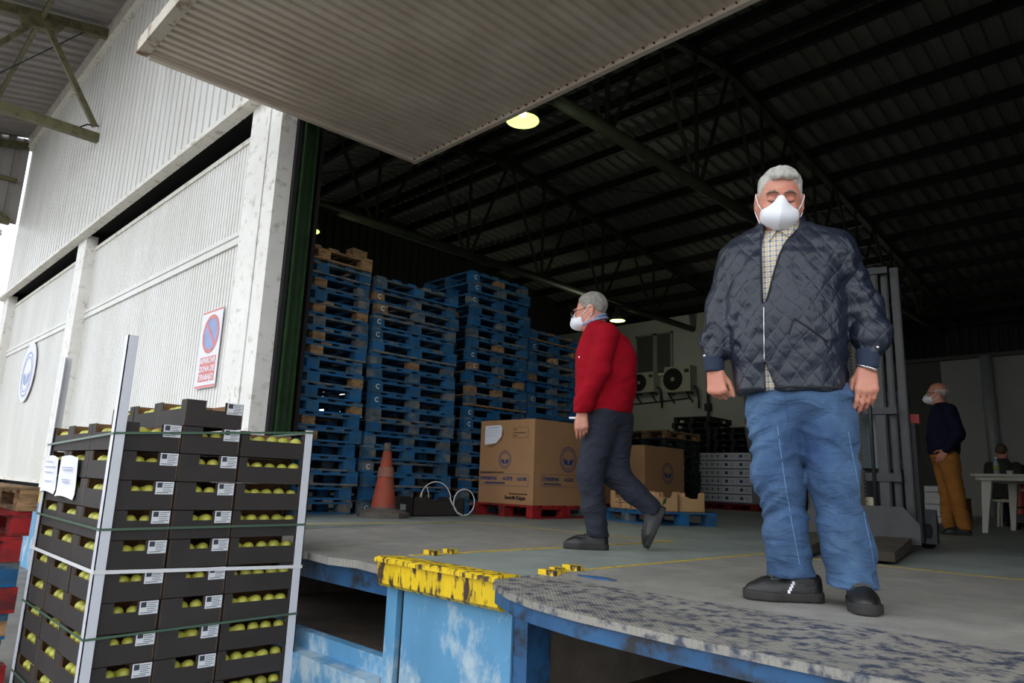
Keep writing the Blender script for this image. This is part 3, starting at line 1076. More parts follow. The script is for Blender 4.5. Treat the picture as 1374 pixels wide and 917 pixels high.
def sheet(x0, x1, z0, z1, label, bars):
    mb = MB()
    n = 8
    y = YA - .158
    for i in range(n + 1):
        for j in range(n + 1):
            u, v = i / n, j / n
            mb.v.append((x0 + (x1 - x0) * u + .012 * math.sin(v * 3), y - .004 - .004 * math.sin(u * 5 + v * 3) - .006 * (v < .1), z0 + (z1 - z0) * v + .008 * math.sin(u * 4)))
    mb.f = [(i * (n + 1) + j, (i + 1) * (n + 1) + j, (i + 1) * (n + 1) + j + 1, i * (n + 1) + j + 1) for i in range(n) for j in range(n)]
    mb.m = [0] * len(mb.f)
    o = mb.build('paper_sheet', m_paper, smooth=True)
    tag(o, label, 'paper', 'delivery papers on the crates')
    pb_ = MB()
    for u0, u1, v in bars:
        pb_.box(x0 + (x1 - x0) * u0, x0 + (x1 - x0) * u1, y - .0125, y - .0118, z0 + (z1 - z0) * v, z0 + (z1 - z0) * v + .006)
    pb_.build('print_lines', M('pale_blue_print', lin(176, 180, 206), .7), o)


sheet(-4.93, -4.63, .235, .435, 'white paper sheet with a folded corner on the left end crate', ((.15, .6, .85), (.15, .9, .7), (.2, .7, .55), (.3, .8, .3)))
sheet(-4.58, -4.23, .22, .435, 'white printed paper sheet on the middle crates of the short side', ((.2, .8, .72), (.25, .75, .66), (.3, .7, .42), (.35, .65, .36)))
# ================================================================== things on the hall floor
m_carton = M('brown_cardboard', lin(176, 132, 92), .85, var=.06, scale=3)
m_carton2 = M('light_cardboard', lin(196, 154, 108), .85, var=.06, scale=3)
m_bprint = M('blue_print', lin(34, 62, 120), .8, var=.08)
m_kprint = M('black_print', lin(44, 34, 30), .8, var=.08)


def emblem(parent, loc, right, up, r, name='emblem'):
    """round badge: two rings and the pair of dark shapes in its lower half"""
    mb = MB()

    def ring(r0, r1, n=40, cx=0, cy=0, sy=1.):
        vs = []
        for i in range(n):
            t = 2 * math.pi * i / n
            for q in (r0, r1):
                vs.append((cx + q * math.cos(t), cy + q * math.sin(t) * sy, .0015))
        mb.add(vs, [(2 * i, 2 * i + 1, (2 * i + 3) % (2 * n), (2 * i + 2) % (2 * n)) for i in range(n)])
    ring(r * .93, r)
    ring(r * .74, r * .80)
    for s in (-1, 1):
        pl = [(.04, -.5), (.45, -.38), (.62, -.05), (.5, .12), (.34, -.08), (.2, .06), (.1, -.12)]
        pl = [(s * u * r, v * r) for u, v in pl]
        mb.add([(u, v, .0015) for u, v in pl], [tuple(range(len(pl))) if s > 0 else tuple(reversed(range(len(pl))))])
    for k in range(24):
        t = 2 * math.pi * k / 24
        c, sn = math.cos(t), math.sin(t)
        mb.add([(r * 1.03 * c - .02 * r * sn, r * 1.03 * sn + .02 * r * c, .0015), (r * 1.1 * c, r * 1.1 * sn, .0015),
                (r * 1.03 * c + .02 * r * sn, r * 1.03 * sn - .02 * r * c, .0015)], [(0, 1, 2)])
    me = bpy.data.meshes.new(name)
    me.from_pydata(mb.v, [], mb.f)
    me.materials.append(m_bprint)
    o = link(name, me, parent)
    place_flat(o, loc, right, up)
    return o


def rect_line(parent, loc, right, up, w_, h_, t, mat, name='print_frame'):
    mb = MB()
    for x0, x1, y0, y1 in ((0, w_, 0, t), (0, w_, h_ - t, h_), (0, t, 0, h_), (w_ - t, w_, 0, h_)):
        mb.box(x0, x1, y0, y1, 0, .001)
    place_flat(mb.build(name, mat, parent), loc, right, up)


def flat_text(parent, body, size, mat, loc, right, up, name='lettering', align='LEFT', sx=1.0):
    o = link(name, text_mesh(body, size, mat, .0008, align), parent)
    place_flat(o, loc, right, up)
    if sx != 1.0:
        o.scale = (sx, 1, 1)
    return o


def bars(parent, loc, right, up, rows, mat, name='small_print'):
    mb = MB()
    for u0, u1, v, h_ in rows:
        u = u0
        while u < u1:
            l = min(random.uniform(.012, .035), u1 - u)
            mb.box(u, u + l, v, v + h_, 0, .0008)
            u += l + .007
    place_flat(mb.build(name, mat, parent), loc, right, up)


def big_carton(x0, x1, y0, y1, z0, z1, label, full):
    c = empty('large_carton', ((x0 + x1) / 2, (y0 + y1) / 2, z0))
    tag(c, label, 'carton', 'large printed cartons')
    W, D, H = x1 - x0, y1 - y0, z1 - z0
    mb = MB()
    n = 6
    # slightly bulging walls
    for sd in range(4):
        vs = []
        for i in range(n + 1):
            for j in range(n + 1):
                u, v = i / n, j / n
                bl = .012 * math.sin(math.pi * u) * math.sin(math.pi * v)
                if sd == 0:
                    p = (-W / 2 + W * u, -D / 2 - bl, H * v)
                elif sd == 1:
                    p = (W / 2 + bl, -D / 2 + D * u, H * v)
                elif sd == 2:
                    p = (W / 2 - W * u, D / 2 + bl, H * v)
                else:
                    p = (-W / 2 - bl, D / 2 - D * u, H * v)
                vs.append(p)
        mb.add(vs, [(i * (n + 1) + j, (i + 1) * (n + 1) + j, (i + 1) * (n + 1) + j + 1, i * (n + 1) + j + 1) for i in range(n) for j in range(n)])
    mb.box(-W / 2 + .004, W / 2 - .004, -D / 2 + .004, D / 2 - .004, .0, .01)
    mb.box(-W / 2 + .003, W / 2 - .003, -D / 2 + .003, D / 2 - .003, H - .012, H - .002)
    mb.build('box_body', m_carton, c)
    MB().box(-W / 2 - .003, W / 2 + .003, -.03, .03, H - .004, H + .001).build('tape', m_carton2, c)
    e = -D / 2 - .0135
    R, U = (1, 0, 0), (0, 0, 1)
    emblem(c, (-.0, e, H * .52), R, U, .105)
    e2 = W / 2 + .0135
    emblem(c, (e2, .05, H * .55), (0, 1, 0), U, .15)
    if full:
        e = -D / 2 - .0105
        rect_line(c, (-W / 2 + .03, e, H * .21), R, U, W - .1, .14, .003, m_bprint)
        for tx, dx in (('CONSERVAS', 0), ('· ACEITE', .36), ('· LECHE', .60)):
            flat_text(c, tx, .055, m_bprint, (-W / 2 + .045 + dx, e - .003, H * .21 + .083), R, U, sx=.92)
        bars(c, (-W / 2 + .12, e - .003, H * .21), R, U, ((0, .35, .022, .018),), m_bprint)
        bars(c, (-W / 2 + .03, e - .003, H * .21), R, U, ((0, .42, .148, .014),), m_kprint)
        flat_text(c, 'Smurfit Kappa', .06, m_kprint, (W / 2 - .45, e, H * .075), R, U)
        bars(c, (W / 2 - .38, e, H * .075), R, U, ((0, .3, .04, .012),), m_kprint)
        rect_line(c, (W / 2 - .34, e - .003, H * .78), R, U, .25, .12, .002, m_kprint)
        bars(c, (W / 2 - .34, e - .003, H * .78), R, U, ((.02, .06, .09, .008), (.02, .2, .055, .008), (.02, .07, .02, .008)), m_kprint)
        # torn white paper note
        tn = MB().prism([(0, 0), (.2, .02), (.29, .10), (.3, .2), (.27, .235), (0, .23)], 'z', 0, .0015).build('paper_note', m_paper, c)
        place_flat(tn, (-W / 2 + .1, e - .009, H * .70), R, U)
        bars(tn, (0, 0, .0015), (1, 0, 0), (0, 1, 0), ((.06, .24, .2, .012), (.03, .25, .17, .006), (.03, .22, .14, .006), (.03, .2, .11, .006)), M('pale_blue_print', lin(176, 180, 206), .7))
        torn = MB().prism([(.2, .02), (.30, .10), (.3, .21), (.33, .13), (.29, .05), (.12, -.03), (.02, -.02)], 'z', 0, .001).build('torn_patch', M('torn_cardboard', lin(148, 104, 70), .95), c)
        place_flat(torn, (-W / 2 + .1, e - .008, H * .70), R, U)
        e2 = W / 2 + .0125
        R2 = (0, 1, 0)
        rect_line(c, (e2, -D / 2 + .12, H * .22), R2, U, D - .2, .14, .003, m_bprint)
        for tx, dx in (('CONSERVAS', 0), ('· ACEITE', .36), ('· LECHE', .60)):
            flat_text(c, tx, .055, m_bprint, (e2 + .001, -D / 2 + .14 + dx, H * .22 + .083), R2, U, sx=.92)
        bars(c, (e2 + .001, -D / 2 + .16, H * .22), R2, U, ((0, .3, .02, .018),), m_bprint)
    return c


big_carton(-6.55, -5.63, 5.95, 7.02, PH, 1.13, 'large printed brown carton with torn white note on a red pallet', True)
big_carton(-6.78, -5.96, 8.62, 9.66, PH, 1.0, 'second large printed carton, half hidden behind the walking man', False)


# open fruit trays on the low blue pallet
def tray(u, v, label, front_print):
    c, s = math.cos(BPR), math.sin(BPR)
    # u along the pallet's long side (towards the right in the picture), v away from the front
    px, py = -4.76 + c * v - s * u, 7.10 + s * v + c * u
    t = empty('open_tray', (px, py, PH), BPR + math.pi / 2)
    tag(t, label, 'tray', 'open cardboard trays')
    mb = MB()
    Lx, Wy, H, th = .48, .3, .2, .008
    mb.box(-Lx / 2, Lx / 2, -Wy / 2, Wy / 2, 0, .01)
    for sy in (-1, 1):
        y0, y1 = sorted((sy * Wy / 2, sy * (Wy / 2 - th)))
        pl = [(-Lx / 2, 0), (Lx / 2, 0), (Lx / 2, H), (Lx / 2 - .1, H), (Lx / 2 - .12, H - .06), (-Lx / 2 + .12, H - .06), (-Lx / 2 + .1, H), (-Lx / 2, H)]
        mb.prism(pl, 'y', y0, y1)
    for sx in (-1, 1):
        x0, x1 = sorted((sx * Lx / 2, sx * (Lx / 2 - th)))
        pl = [(-Wy / 2, 0), (Wy / 2, 0), (Wy / 2, H * 1.05), (Wy / 2 - .06, H * 1.05), (Wy / 2 - .09, H - .06), (-Wy / 2 + .12, H - .06), (-Wy / 2 + .08, H * .8), (-Wy / 2, H * .8)]
        mb.prism(pl, 'x', x0, x1)
    mb.build('tray_body', m_carton2, t)
    if front_print:
        e = -Wy / 2 - .001
        bars(t, (-.11, e, 0), (1, 0, 0), (0, 0, 1), ((0, .24, .12, .012), (.08, .16, .09, .016), (0, .24, .065, .01)), m_kprint)
        rect_line(t, (-.02, e, .015), (1, 0, 0), (0, 0, 1), .055, .045, .008, m_kprint)
        lf = MB().prism([(0, 0), (.05, .03), (.06, .09), (.02, .07)], 'z', 0, .001).build('leaf_print', M('green_print', lin(60, 84, 40), .8), t)
        place_flat(lf, (Lx / 2 + .001, -.05, .06), (0, 1, 0), (0, 0, 1))
    return t


tray(.33, .22, 'open cardboard fruit tray at the right end of the low blue pallet', True)
tray(-.17, .22, 'open cardboard fruit tray partly hidden by the walking man\'s leg', True)
tray(.33, -.12, 'open cardboard fruit tray behind the front one on the low blue pallet', False)

# white food cartons on the red pallet at the back
m_fbox = M('white_food_carton', lin(224, 224, 222), .7, var=.04, rnd=.04)
m_fprint = M('violet_blue_print', lin(70, 70, 130), .75)
m_film = M('pale_carton_seam', lin(150, 148, 146), .8)


def food_box(w_, d_, h_):
    mb = MB().box(0, w_, 0, d_, 0, h_)
    mb.box(.004, w_ - .004, -.001, 0, h_ * .02, h_ * .14, 1)
    mb.box(w_ * .2, w_ * .42, -.001, 0, h_ * .42, h_ * .78, 1)
    mb.box(w_ * .55, w_ * .85, -.001, 0, h_ * .5, h_ * .54, 1)
    mb.box(w_ * .55, w_ * .8, -.001, 0, h_ * .66, h_ * .7, 1)
    return mb.mesh('food_carton', [m_fbox, m_fprint])


FB_N, FB_W = food_box(.135, .33, .174), food_box(.335, .33, .174)
FB_X = [(-8.37 + i * .137, FB_N) for i in range(4)] + [(-7.82, FB_W), (-7.48, FB_W)]
cn = ['first', 'second', 'third', 'fourth', 'fifth', 'last']
for k in range(6):
    for i, (x, me) in enumerate(FB_X):
        o = link('food_carton', me, None, (x, 14.2, PH + k * .177))
        tag(o, 'white food carton, %s row, %s from the left on its pallet' % (ORD[5 - k], cn[i]), 'carton', 'white food cartons at the back')
bk = MB().box(-8.37, -7.15, 14.55, 15.2, PH, PH + 6 * .177).build('wrapped_cartons', m_fbox)
tag(bk, 'white block of cartons behind the front rows on the red pallet', 'cartons')
for k in range(3):
    o = MB().box(-.22, .22, -.16, .16, 0, .2).box(-.2, .2, -.163, -.16, .09, .11, 1).build('white_box', [m_fbox, m_film], None, loc=(-3.62 + .02 * k, 14.0, k * .203))
    tag(o, 'white carton on the floor behind the man in mustard trousers, %s' % ('lowest', 'middle one', 'upper one')[k], 'carton', 'white cartons by the rear wall')
o = MB().box(-.28, .28, -.2, .2, 0, .42).box(-.285, -.2, -.205, .205, .4, .425).box(.2, .285, -.205, .205, .4, .425).build('brown_box', m_carton, None, loc=(-3.6, 14.55, 0))
tag(o, 'brown cardboard box on the floor behind the white cartons at the rear', 'carton')

# traffic cone
m_cone = M('faded_orange_cone', lin(168, 66, 44), .7, var=.2, scale=9, rgb2=lin(120, 74, 62), cover=.42, scale2=8, sharp=.15)
m_rubber = M('dusty_grey_rubber', lin(96, 88, 82), .9, var=.2, scale=9, bump=.3)
cone = empty('traffic_cone', (-6.12, 4.27, 0), .4)
tag(cone, 'faded orange traffic cone with grey tip on a dusty base', 'cone')
base = MB()
base.prism([(.27 * math.cos(i * math.pi / 4 + .39), .27 * math.sin(i * math.pi / 4 + .39)) for i in range(8)], 'z', 0, .05)
base.lathe([(.25, .05), (.2, .07), (.15, .085)], 24, caps=False)
base.build('base', m_rubber, cone)
MB().lathe([(.135, .07), (.128, .1), (.04, .66)], 28).build('cone_body', m_cone, cone, smooth=True)
MB().lathe([(.041, .66), (.036, .74), (.03, .745)], 24).build('tip', m_rubber, cone, smooth=True)
MB().lathe([(.143, .06), (.140, .1)], 28).build('collar', m_rubber, cone)
MB().lathe([(.088, .40), (.075, .50)], 28, caps=False).build('worn_sleeve', M('worn_band', lin(140, 92, 78), .8, var=.2), cone, smooth=True)

# black open crate with loose white strapping
cb = empty('black_crate', (-6.36, 5.05, 0))
tag(cb, 'black open crate on the floor beside the traffic cone', 'crate')
mb = MB()
mb.box(-.18, .18, -.36, .36, 0, .01)
for sx in (-1, 1):
    x0, x1 = sorted((sx * .18, sx * .172))
    mb.prism([(-.36, 0), (.36, 0), (.36, .2), (.27, .2), (.24, .16), (-.1, .16), (-.14, .2), (-.36, .2)], 'x', x0, x1)
for sy in (-1, 1):
    y0, y1 = sorted((sy * .36, sy * .352))
    mb.prism([(-.18, 0), (.18, 0), (.18, .2), (.08, .2), (.07, .15), (-.07, .15), (-.08, .2), (-.18, .2)], 'y', y0, y1)
mb.build('crate_body', m_crate, cb)
MB().box(-.12, .12, -.25, .2, .01, .13).build('cardboard_liner', m_carton2, cb)
MB().box(-.05, .05, -.3605, -.36, .06, .12).build('maker_label', m_steel, cb)


def loop(cx, cy, cz, ry, rz_, t0, t1, tilt, x1=0.):
    pts = []
    for i in range(29):
        t = math.radians(t0 + (t1 - t0) * i / 28)
        pts.append((cx + tilt * math.cos(t) + x1 * i / 28, cy + ry * math.cos(t), cz + rz_ * math.sin(t)))
    return pts


sb = empty('loose_strapping', (-6.2, 5.1, .1))
tag(sb, 'white plastic strapping curling out of the black crate', 'strapping')
of = -Vector(sb.location)
MB().tube(loop(-6.22, 5.02, .17, .2, .2, 178, -8, .02), .0065, 6).build('strap_loop', m_strapw, sb, smooth=True, loc=of)
MB().tube(loop(-6.13, 5.36, .155, .155, .145, 0, 360, .0)[:-1], .0065, 6, closed=True).build('strap_loop', m_strapw, sb, smooth=True, loc=of)
MB().tube(loop(-6.28, 4.92, .17, .05, .14, 180, -20, .0), .006, 6).build('strap_loop', m_strapw, sb, smooth=True, loc=of)
MB().tube([(-6.2, 5.2, .2), (-6.17, 5.22, .14), (-6.15, 5.28, .05), (-6.13, 5.34, .02)], .0065, 6).build('strap_tail', m_strapw, sb, smooth=True, loc=of)

# ================================================================== forklift stacker
m_mast = M('grey_mast_steel', lin(62, 62, 62), .5, .2, var=.15, scale=5, rgb2=lin(58, 56, 54), cover=.35, scale2=9)
m_dark = M('dark_machine_paint', lin(44, 46, 48), .5, .1, var=.15, scale=5)
m_fork = M('dirty_fork_steel', lin(84, 76, 66), .7, .2, var=.25, scale=7)
m_red = M('red_machine_paint', lin(196, 42, 34), .45, var=.08)
m_chain = M('oily_chain', lin(58, 52, 46), .5, .6, var=.2)
m_clear = M('scratched_clear_shield', lin(120, 132, 138), .25, var=.05)
m_beige = M('beige_box', lin(190, 180, 150), .6)
FX, FY = -2.03, 5.75
fk = empty('pallet_stacker', (FX, FY, 0), .21)
tag(fk, 'dark electric pallet stacker with tall mast behind the man in jeans', 'forklift')
for s in (-1, 1):
    for (a, b, dy) in ((.31, .37, .03), (.245, .295, 0), (.15, .23, -.04)):
        x0, x1 = sorted((s * a, s * b))
        mb = MB().box(x0, x1, dy, dy + .02, .06, 2.16).box(x0 if s < 0 else x1 - .015, x0 + .015 if s < 0 else x1, dy, dy + .1, .06, 2.16)
        mb.build('mast_rail', m_mast, fk)
    MB().tube([(s * .12, -.06, .12), (s * .12, -.06, 1.95)], .014, 8).build('hydraulic_hose', m_dark, fk, smooth=True)
for z, h_ in ((2.1, .05), (1.0, .05), (.5, .06)):
    MB().box(-.3, .3, -.06, -.02, z, z + h_).build('mast_crossbar', m_dark, fk)
ch = MB()
for k in range(64):
    z = .1 + k * .028
    ch.box(.02, .05, -.085, -.07, z, z + .02)
    ch.box(.008, .062, -.08, -.075, z + .018, z + .028)
o = ch.build('lift_chain', m_chain, fk)
MB().tube([(0, -.03, .1), (0, -.03, 1.9)], .035, 12).build('lift_cylinder', m_dark, fk, smooth=True)
cpl = MB()
cpl.prism([(-.4, .06), (.4, .06), (.4, .2), (.3, .32), (-.3, .32), (-.4, .2)], 'y', -.12, -.09)
cpl.build('carriage_plate', m_mast, fk)
for s in (-1, 1):
    x0, x1 = sorted((s * .12, s * .34))
    f_ = MB()
    f_.prism([(-1.3, .02), (-1.33, .075), (-.12, .105), (-.12, .02)], 'x', x0, x1)
    f_.build('fork', m_fork, fk)
MB().box(-.36, .36, .22, .75, .12, .9).build('chassis', m_dark, fk)
MB().prism([(.2, .9), (.75, .9), (.72, 1.0), (.24, .98)], 'x', -.34, .3).build('red_hood', m_red, fk)
MB().box(-.3, .3, .16, .17, .6, 1.2).build('clear_shield', m_clear, fk)
MB().box(-.12, .1, -.02, .1, .28, .38).build('beige_control_box', m_beige, fk)
for s in (-1, 1):
    MB().box(s * .37 - .025, s * .37 + .025, .18, .62, .06, .95).build('side_guard', m_dark, fk)
    wl = MB()
    prf = [(.0, -.05), (.1, -.05), (.12, -.03), (.12, .03), (.1, .05), (0, .05)]
    n = 20
    vs = [(z, r * math.cos(2 * math.pi * k / n), r * math.sin(2 * math.pi * k / n)) for r, z in prf for k in range(n)]
    wl.add(vs, [(i * n + k, i * n + (k + 1) % n, (i + 1) * n + (k + 1) % n, (i + 1) * n + k) for i in range(len(prf) - 1) for k in range(n)])
    wl.build('wheel', m_black, fk, smooth=True, loc=(s * .40, .62, .12))
    MB().prism([(.5, .04), (.78, .04), (.8, .2), (.72, .3), (.54, .3)], 'x', s * .38, s * .47).build('wheel_guard', m_dark, fk)
MB().box(.36, .42, .3, .42, .96, 1.03).build('red_handle', m_red, fk)
MB().tube([(.33, .5, .9), (.34, .5, 1.05), (.34, .52, 1.2)], .014, 8).build('tiller_post', m_dark, fk)

# ================================================================== table, bottles, machine
m_tablew = M('white_plastic_table', lin(206, 202, 188), .5, var=.04)
tb = empty('plastic_table', (-1.7, 11.4, 0))
tag(tb, 'white plastic garden table at the right edge of the hall', 'table')
mb = MB()
pl = []
for cx, cy, a0 in ((.55, .8, 0), (-.55, .8, 90), (-.55, -.8, 180), (.55, -.8, 270)):
    for k in range(5):
        t = math.radians(a0 + k * 22.5)
        pl.append((cx + .12 * math.cos(t), cy + .12 * math.sin(t)))
mb.prism(pl, 'z', .69, .72)
mb.build('table_top', m_tablew, tb)
MB().prism([(x * .94, y * .95) for x, y in pl], 'z', .64, .69).build('apron', m_tablew, tb)
for sx in (-1, 1):
    for sy in (-1, 1):
        mb = MB()
        c0, c1 = (sx * .5, sy * .74), (sx * .56, sy * .8)
        vs = [(c0[0] + a * .055, c0[1] + b * .055, .64) for a, b in ((-1, -1), (1, -1), (1, 1), (-1, 1))] + \
             [(c1[0] + a * .028, c1[1] + b * .028, 0) for a, b in ((-1, -1), (1, -1), (1, 1), (-1, 1))]
        mb.add(vs, [(0, 1, 2, 3), (7, 6, 5, 4), (0, 4, 5, 1), (1, 5, 6, 2), (2, 6, 7, 3), (3, 7, 4, 0)])
        mb.build('leg', m_tablew, tb)
m_pet = M('water_bottle_plastic', lin(150, 164, 168), .15, var=.05)
m_blabel = M('yellow_green_bottle_label', lin(150, 160, 70), .6)
m_cap = M('white_cap', lin(220, 220, 220), .5)
for x, y, s, lb_ in ((-2.12, 10.8, 1.0, 'larger water bottle with yellow label standing on the white table'), (-1.9, 11.6, .85, 'smaller water bottle further along the white table')):
    b = empty('water_bottle', (x, y, .72))
    b.scale = (s, s, s)
    tag(b, lb_, 'bottle', 'bottles on the table')
    MB().lathe([(.03, 0), (.034, .01), (.034, .13), (.03, .15), (.014, .19), (.013, .205)], 16).build('bottle_body', m_pet, b, smooth=True)
    MB().lathe([(.0348, .06), (.0348, .11)], 16).build('bottle_label', m_blabel, b, smooth=True)
    MB().lathe([(.016, .203), (.016, .222)], 12).build('cap', m_cap, b)
o = MB().lathe([(.03, 0), (.04, .06), (.038, .06), (.028, .005)], 16).build('paper_cup', m_cap, None, loc=(-2.02, 11.0, .72), smooth=True)
tag(o, 'small white cup between the bottles on the white table', 'cup')
rm = empty('red_machine', (-2.0, 12.7, 0))
tag(rm, 'red floor machine with black wheels behind the white table', 'machine')
mb = MB()
mb.prism([(-.3, .22), (.3, .22), (.34, .34), (.3, .52), (.2, .62), (-.2, .62), (-.3, .52), (-.34, .34)], 'y', -.25, .3)
mb.build('housing', M('orange_red_plastic', lin(204, 62, 36), .4, var=.06), rm)
MB().box(-.18, .1, -.262, -.25, .54, .58).build('white_label', m_cap, rm)
MB().box(-.28, .28, -.262, -.25, .3, .33).build('groove', m_black, rm)
MB().box(-.3, .3, -.2, .25, .1, .22).build('base', m_dark, rm)
for s in (-1, 1):
    mb = MB()
    n = 16
    vs = [(x, .1 * math.cos(2 * math.pi * k / n), .1 * math.sin(2 * math.pi * k / n)) for x in (-.03, .03) for k in range(n)]
    mb.add(vs, [(k, (k + 1) % n, n + (k + 1) % n, n + k) for k in range(n)] + [tuple(range(n)), tuple(reversed(range(n, 2 * n)))])
    mb.build('wheel', m_black, rm, loc=(s * .3, 0, .1))

# ================================================================== wall equipment and lamps
m_ac = M('aged_white_casing', lin(186, 180, 164), .55, var=.06)
m_fan = M('dark_fan_grille', lin(48, 48, 46), .6)


def air_con(x0, x1, z0, z1, label):
    a = empty('air_conditioner', ((x0 + x1) / 2, 17.42, z0))
    tag(a, label, 'air conditioner', 'air conditioners on the plaster wall')
    W, H = x1 - x0, z1 - z0
    mb = MB().box(-W / 2, W / 2, -.17, .17, 0, H)
    mb.build('casing', m_ac, a)
    cx, cz, r = -W * .16, H * .5, H * .42
    g_ = MB()
    n = 28
    for q in (1., .8, .6, .4, .22):
        pts = [(cx + r * q * math.cos(2 * math.pi * k / n), -.178, cz + r * q * math.sin(2 * math.pi * k / n)) for k in range(n)]
        g_.tube(pts, .008, 5, closed=True)
    for k in range(12):
        t = 2 * math.pi * k / 12
        g_.bar((cx, -.178, cz), (cx + r * math.cos(t), -.178, cz + r * math.sin(t)), .006, .006)
    o = g_.build('fan_grille', m_fan, a)
    dsk = MB()
    dsk.add([(cx + r * math.cos(2 * math.pi * k / n), -.171, cz + r * math.sin(2 * math.pi * k / n)) for k in range(n)], [tuple(range(n))])
    dsk.build('fan_opening', m_black, a)
    hb_ = MB().lathe([(.0, 0), (r * .2, 0), (r * .2, .01)], 12).build('fan_hub', m_ac, a)
    hb_.matrix_local = Matrix.Translation((cx, -.18, cz)) @ Matrix.Rotation(math.pi / 2, 4, 'X')
    MB().box(W * .28, W * .45, -.172, -.17, H * .72, H * .86).build('maker_plate', m_fan, a)
    for s in (-1, 1):
        mb = MB().box(s * W * .35 - .02, s * W * .35 + .02, -.17, .18, -.04, 0)
        mb.bar((s * W * .35, -.15, -.03), (s * W * .35, .17, -.28), .03, .03)
        mb.build('wall_bracket', m_dark, a)
    MB().tube([(W / 2, 0, .15), (W / 2 + .1, .02, .1), (W / 2 + .13, .05, -.2), (W / 2 + .1, .1, -.45)], .03, 8).build('refrigerant_pipe', m_dark, a, smooth=True)
    return a


air_con(-11.26, -10.41, 3.1, 3.84, 'larger outdoor air conditioning unit, right of the pair on the wall')
air_con(-12.39, -11.62, 3.16, 3.75, 'smaller outdoor air conditioning unit under the window, beside the man in red')
o = MB().tube([(-13.2, 17.56, 2.85), (-11.5, 17.56, 2.9), (-10.6, 17.56, 2.95)], .018, 6).tube([(-11.6, 17.56, 2.9), (-11.6, 17.56, 3.15)], .018, 6).build('cable_conduit', m_dark)
tag(o, 'thin dark conduit on the plaster wall below the air conditioners', 'conduit')
o = MB().tube([(-10.02, 17.52, 3.7), (-10.02, 17.52, 0)], .04, 8).box(-10.1, -9.94, 17.45, 17.58, 2.55, 2.75).build('drain_pipe', m_dark)
tag(o, 'dark vertical pipe right of the air conditioners', 'pipe')

m_bell = M('grey_lamp_shade', lin(120, 124, 116), .45, .3, var=.1)
m_refl = M('green_lit_reflector', lin(196, 222, 118), .5, var=.02, emit=.6)  # bulb light on the reflector is put in as its own emission
m_bulb = M('glowing_bulb', (1.0, 1.0, .8), .3, var=0, emit=5)


def bell_lamp(loc, label, ztop, power):
    l = empty('hanging_lamp', loc)
    tag(l, label, 'lamp', 'bell lamps hung from the trusses')
    MB().lathe([(.192, 0), (.188, .03), (.17, .09), (.13, .16), (.085, .2), (.07, .21), (.07, .33), (.05, .36)], 28, caps=False).build('shade', m_bell, l, smooth=True)
    MB().lathe([(.186, .002), (.182, .03), (.164, .088), (.125, .155), (.08, .195), (.0, .196)], 28, caps=False).build('reflector', m_refl, l, smooth=True)
    MB().lathe([(.0, .055), (.03, .06), (.045, .09), (.045, .12), (.028, .16), (.022, .19)], 16).build('bulb', m_bulb, l, smooth=True)
    MB().tube([(0, 0, .35), (0, 0, ztop - loc[2])], .01, 6).build('suspension_rod', m_dark, l)
    ld = bpy.data.lights.new('lamp_light', 'POINT')
    ld.energy = power
    ld.color = (.92, 1.0, .72)
    ld.shadow_soft_size = .05
    lo = bpy.data.objects.new('lamp_light', ld)
    COL.objects.link(lo)
    lo.parent = l
    lo.location = (0, 0, -.2)
    return l


bell_lamp((-5.23, 5.17, 4.42), 'lit bell lamp hanging just past the edge of the open door', 4.88, 7)
bell_lamp((-10.5, 5.41, 4.42), 'lit bell lamp peeping over the pallet stack beside the green column', 4.88, 7)
bell_lamp((-10.5, 14.0, 4.5), 'lit bell lamp behind the shoulder of the man in red', 4.88, 22)

# signs on the closed doors
m_redprint = M('faded_red_print', lin(216, 128, 126), .6, var=.15, scale=9)
m_blueprint = M('faded_blue_print', lin(146, 162, 206), .6, var=.12, scale=6)
sg = empty('parking_sign', (-7.64, 2.925, 1.69))
tag(sg, 'faded no parking sign with red lettering on the near white door', 'sign')
R, U = (1, 0, 0), (0, 0, 1)
MB().box(-.265, .265, 0, .006, -.43, .43).build('plate', m_paper, sg)
place_flat(MB().lathe([(.0, 0), (.185, 0), (.185, .001)], 40).build('blue_disc', m_blueprint, sg), (.01, -.001, .16), R, U)
rg = MB()
n = 48
vs = [(q * math.cos(2 * math.pi * i / n), q * math.sin(2 * math.pi * i / n), .002) for i in range(n) for q in (.175, .215)]
rg.add(vs, [(2 * i, 2 * i + 1, (2 * i + 3) % (2 * n), (2 * i + 2) % (2 * n)) for i in range(n)])
rg.bar((-.13, .13, .002), (.13, -.13, .002), .035, .001)
place_flat(rg.build('red_ring', m_redprint, sg), (.01, -.002, .16), R, U)
MB().box(-.2, .22, -.001, 0, -.36, -.09).build('red_panel', m_redprint, sg)
for i, (tx, sz) in enumerate((('APARCAR', .085), ('ZONA DE', .085), ('TRABAJO', .085))):
    flat_text(sg, tx, sz, m_paper, (.01, -.002, -.135 - i * .09), R, U, align='CENTER', sx=1.05)
MB().box(-.265, .265, -.001, 0, .405, .425).box(-.265, .265, -.001, 0, -.425, -.4).build('border', m_redprint, sg)
rs = empty('round_sign', (-16.65, 2.92, 2.2))
tag(rs, 'round white sign with a blue emblem on the far white door', 'sign')
dm = MB().lathe([(.0, 0), (.6, 0), (.6, .012), (0, .012)], 48).build('disc', m_paper, rs)
place_flat(dm, (0, 0.0, 0), R, U)
m_sv = m_bprint
m_bprint = m_blueprint
emblem(rs, (0, -.014, -.05), R, U, .45)
m_bprint = m_sv

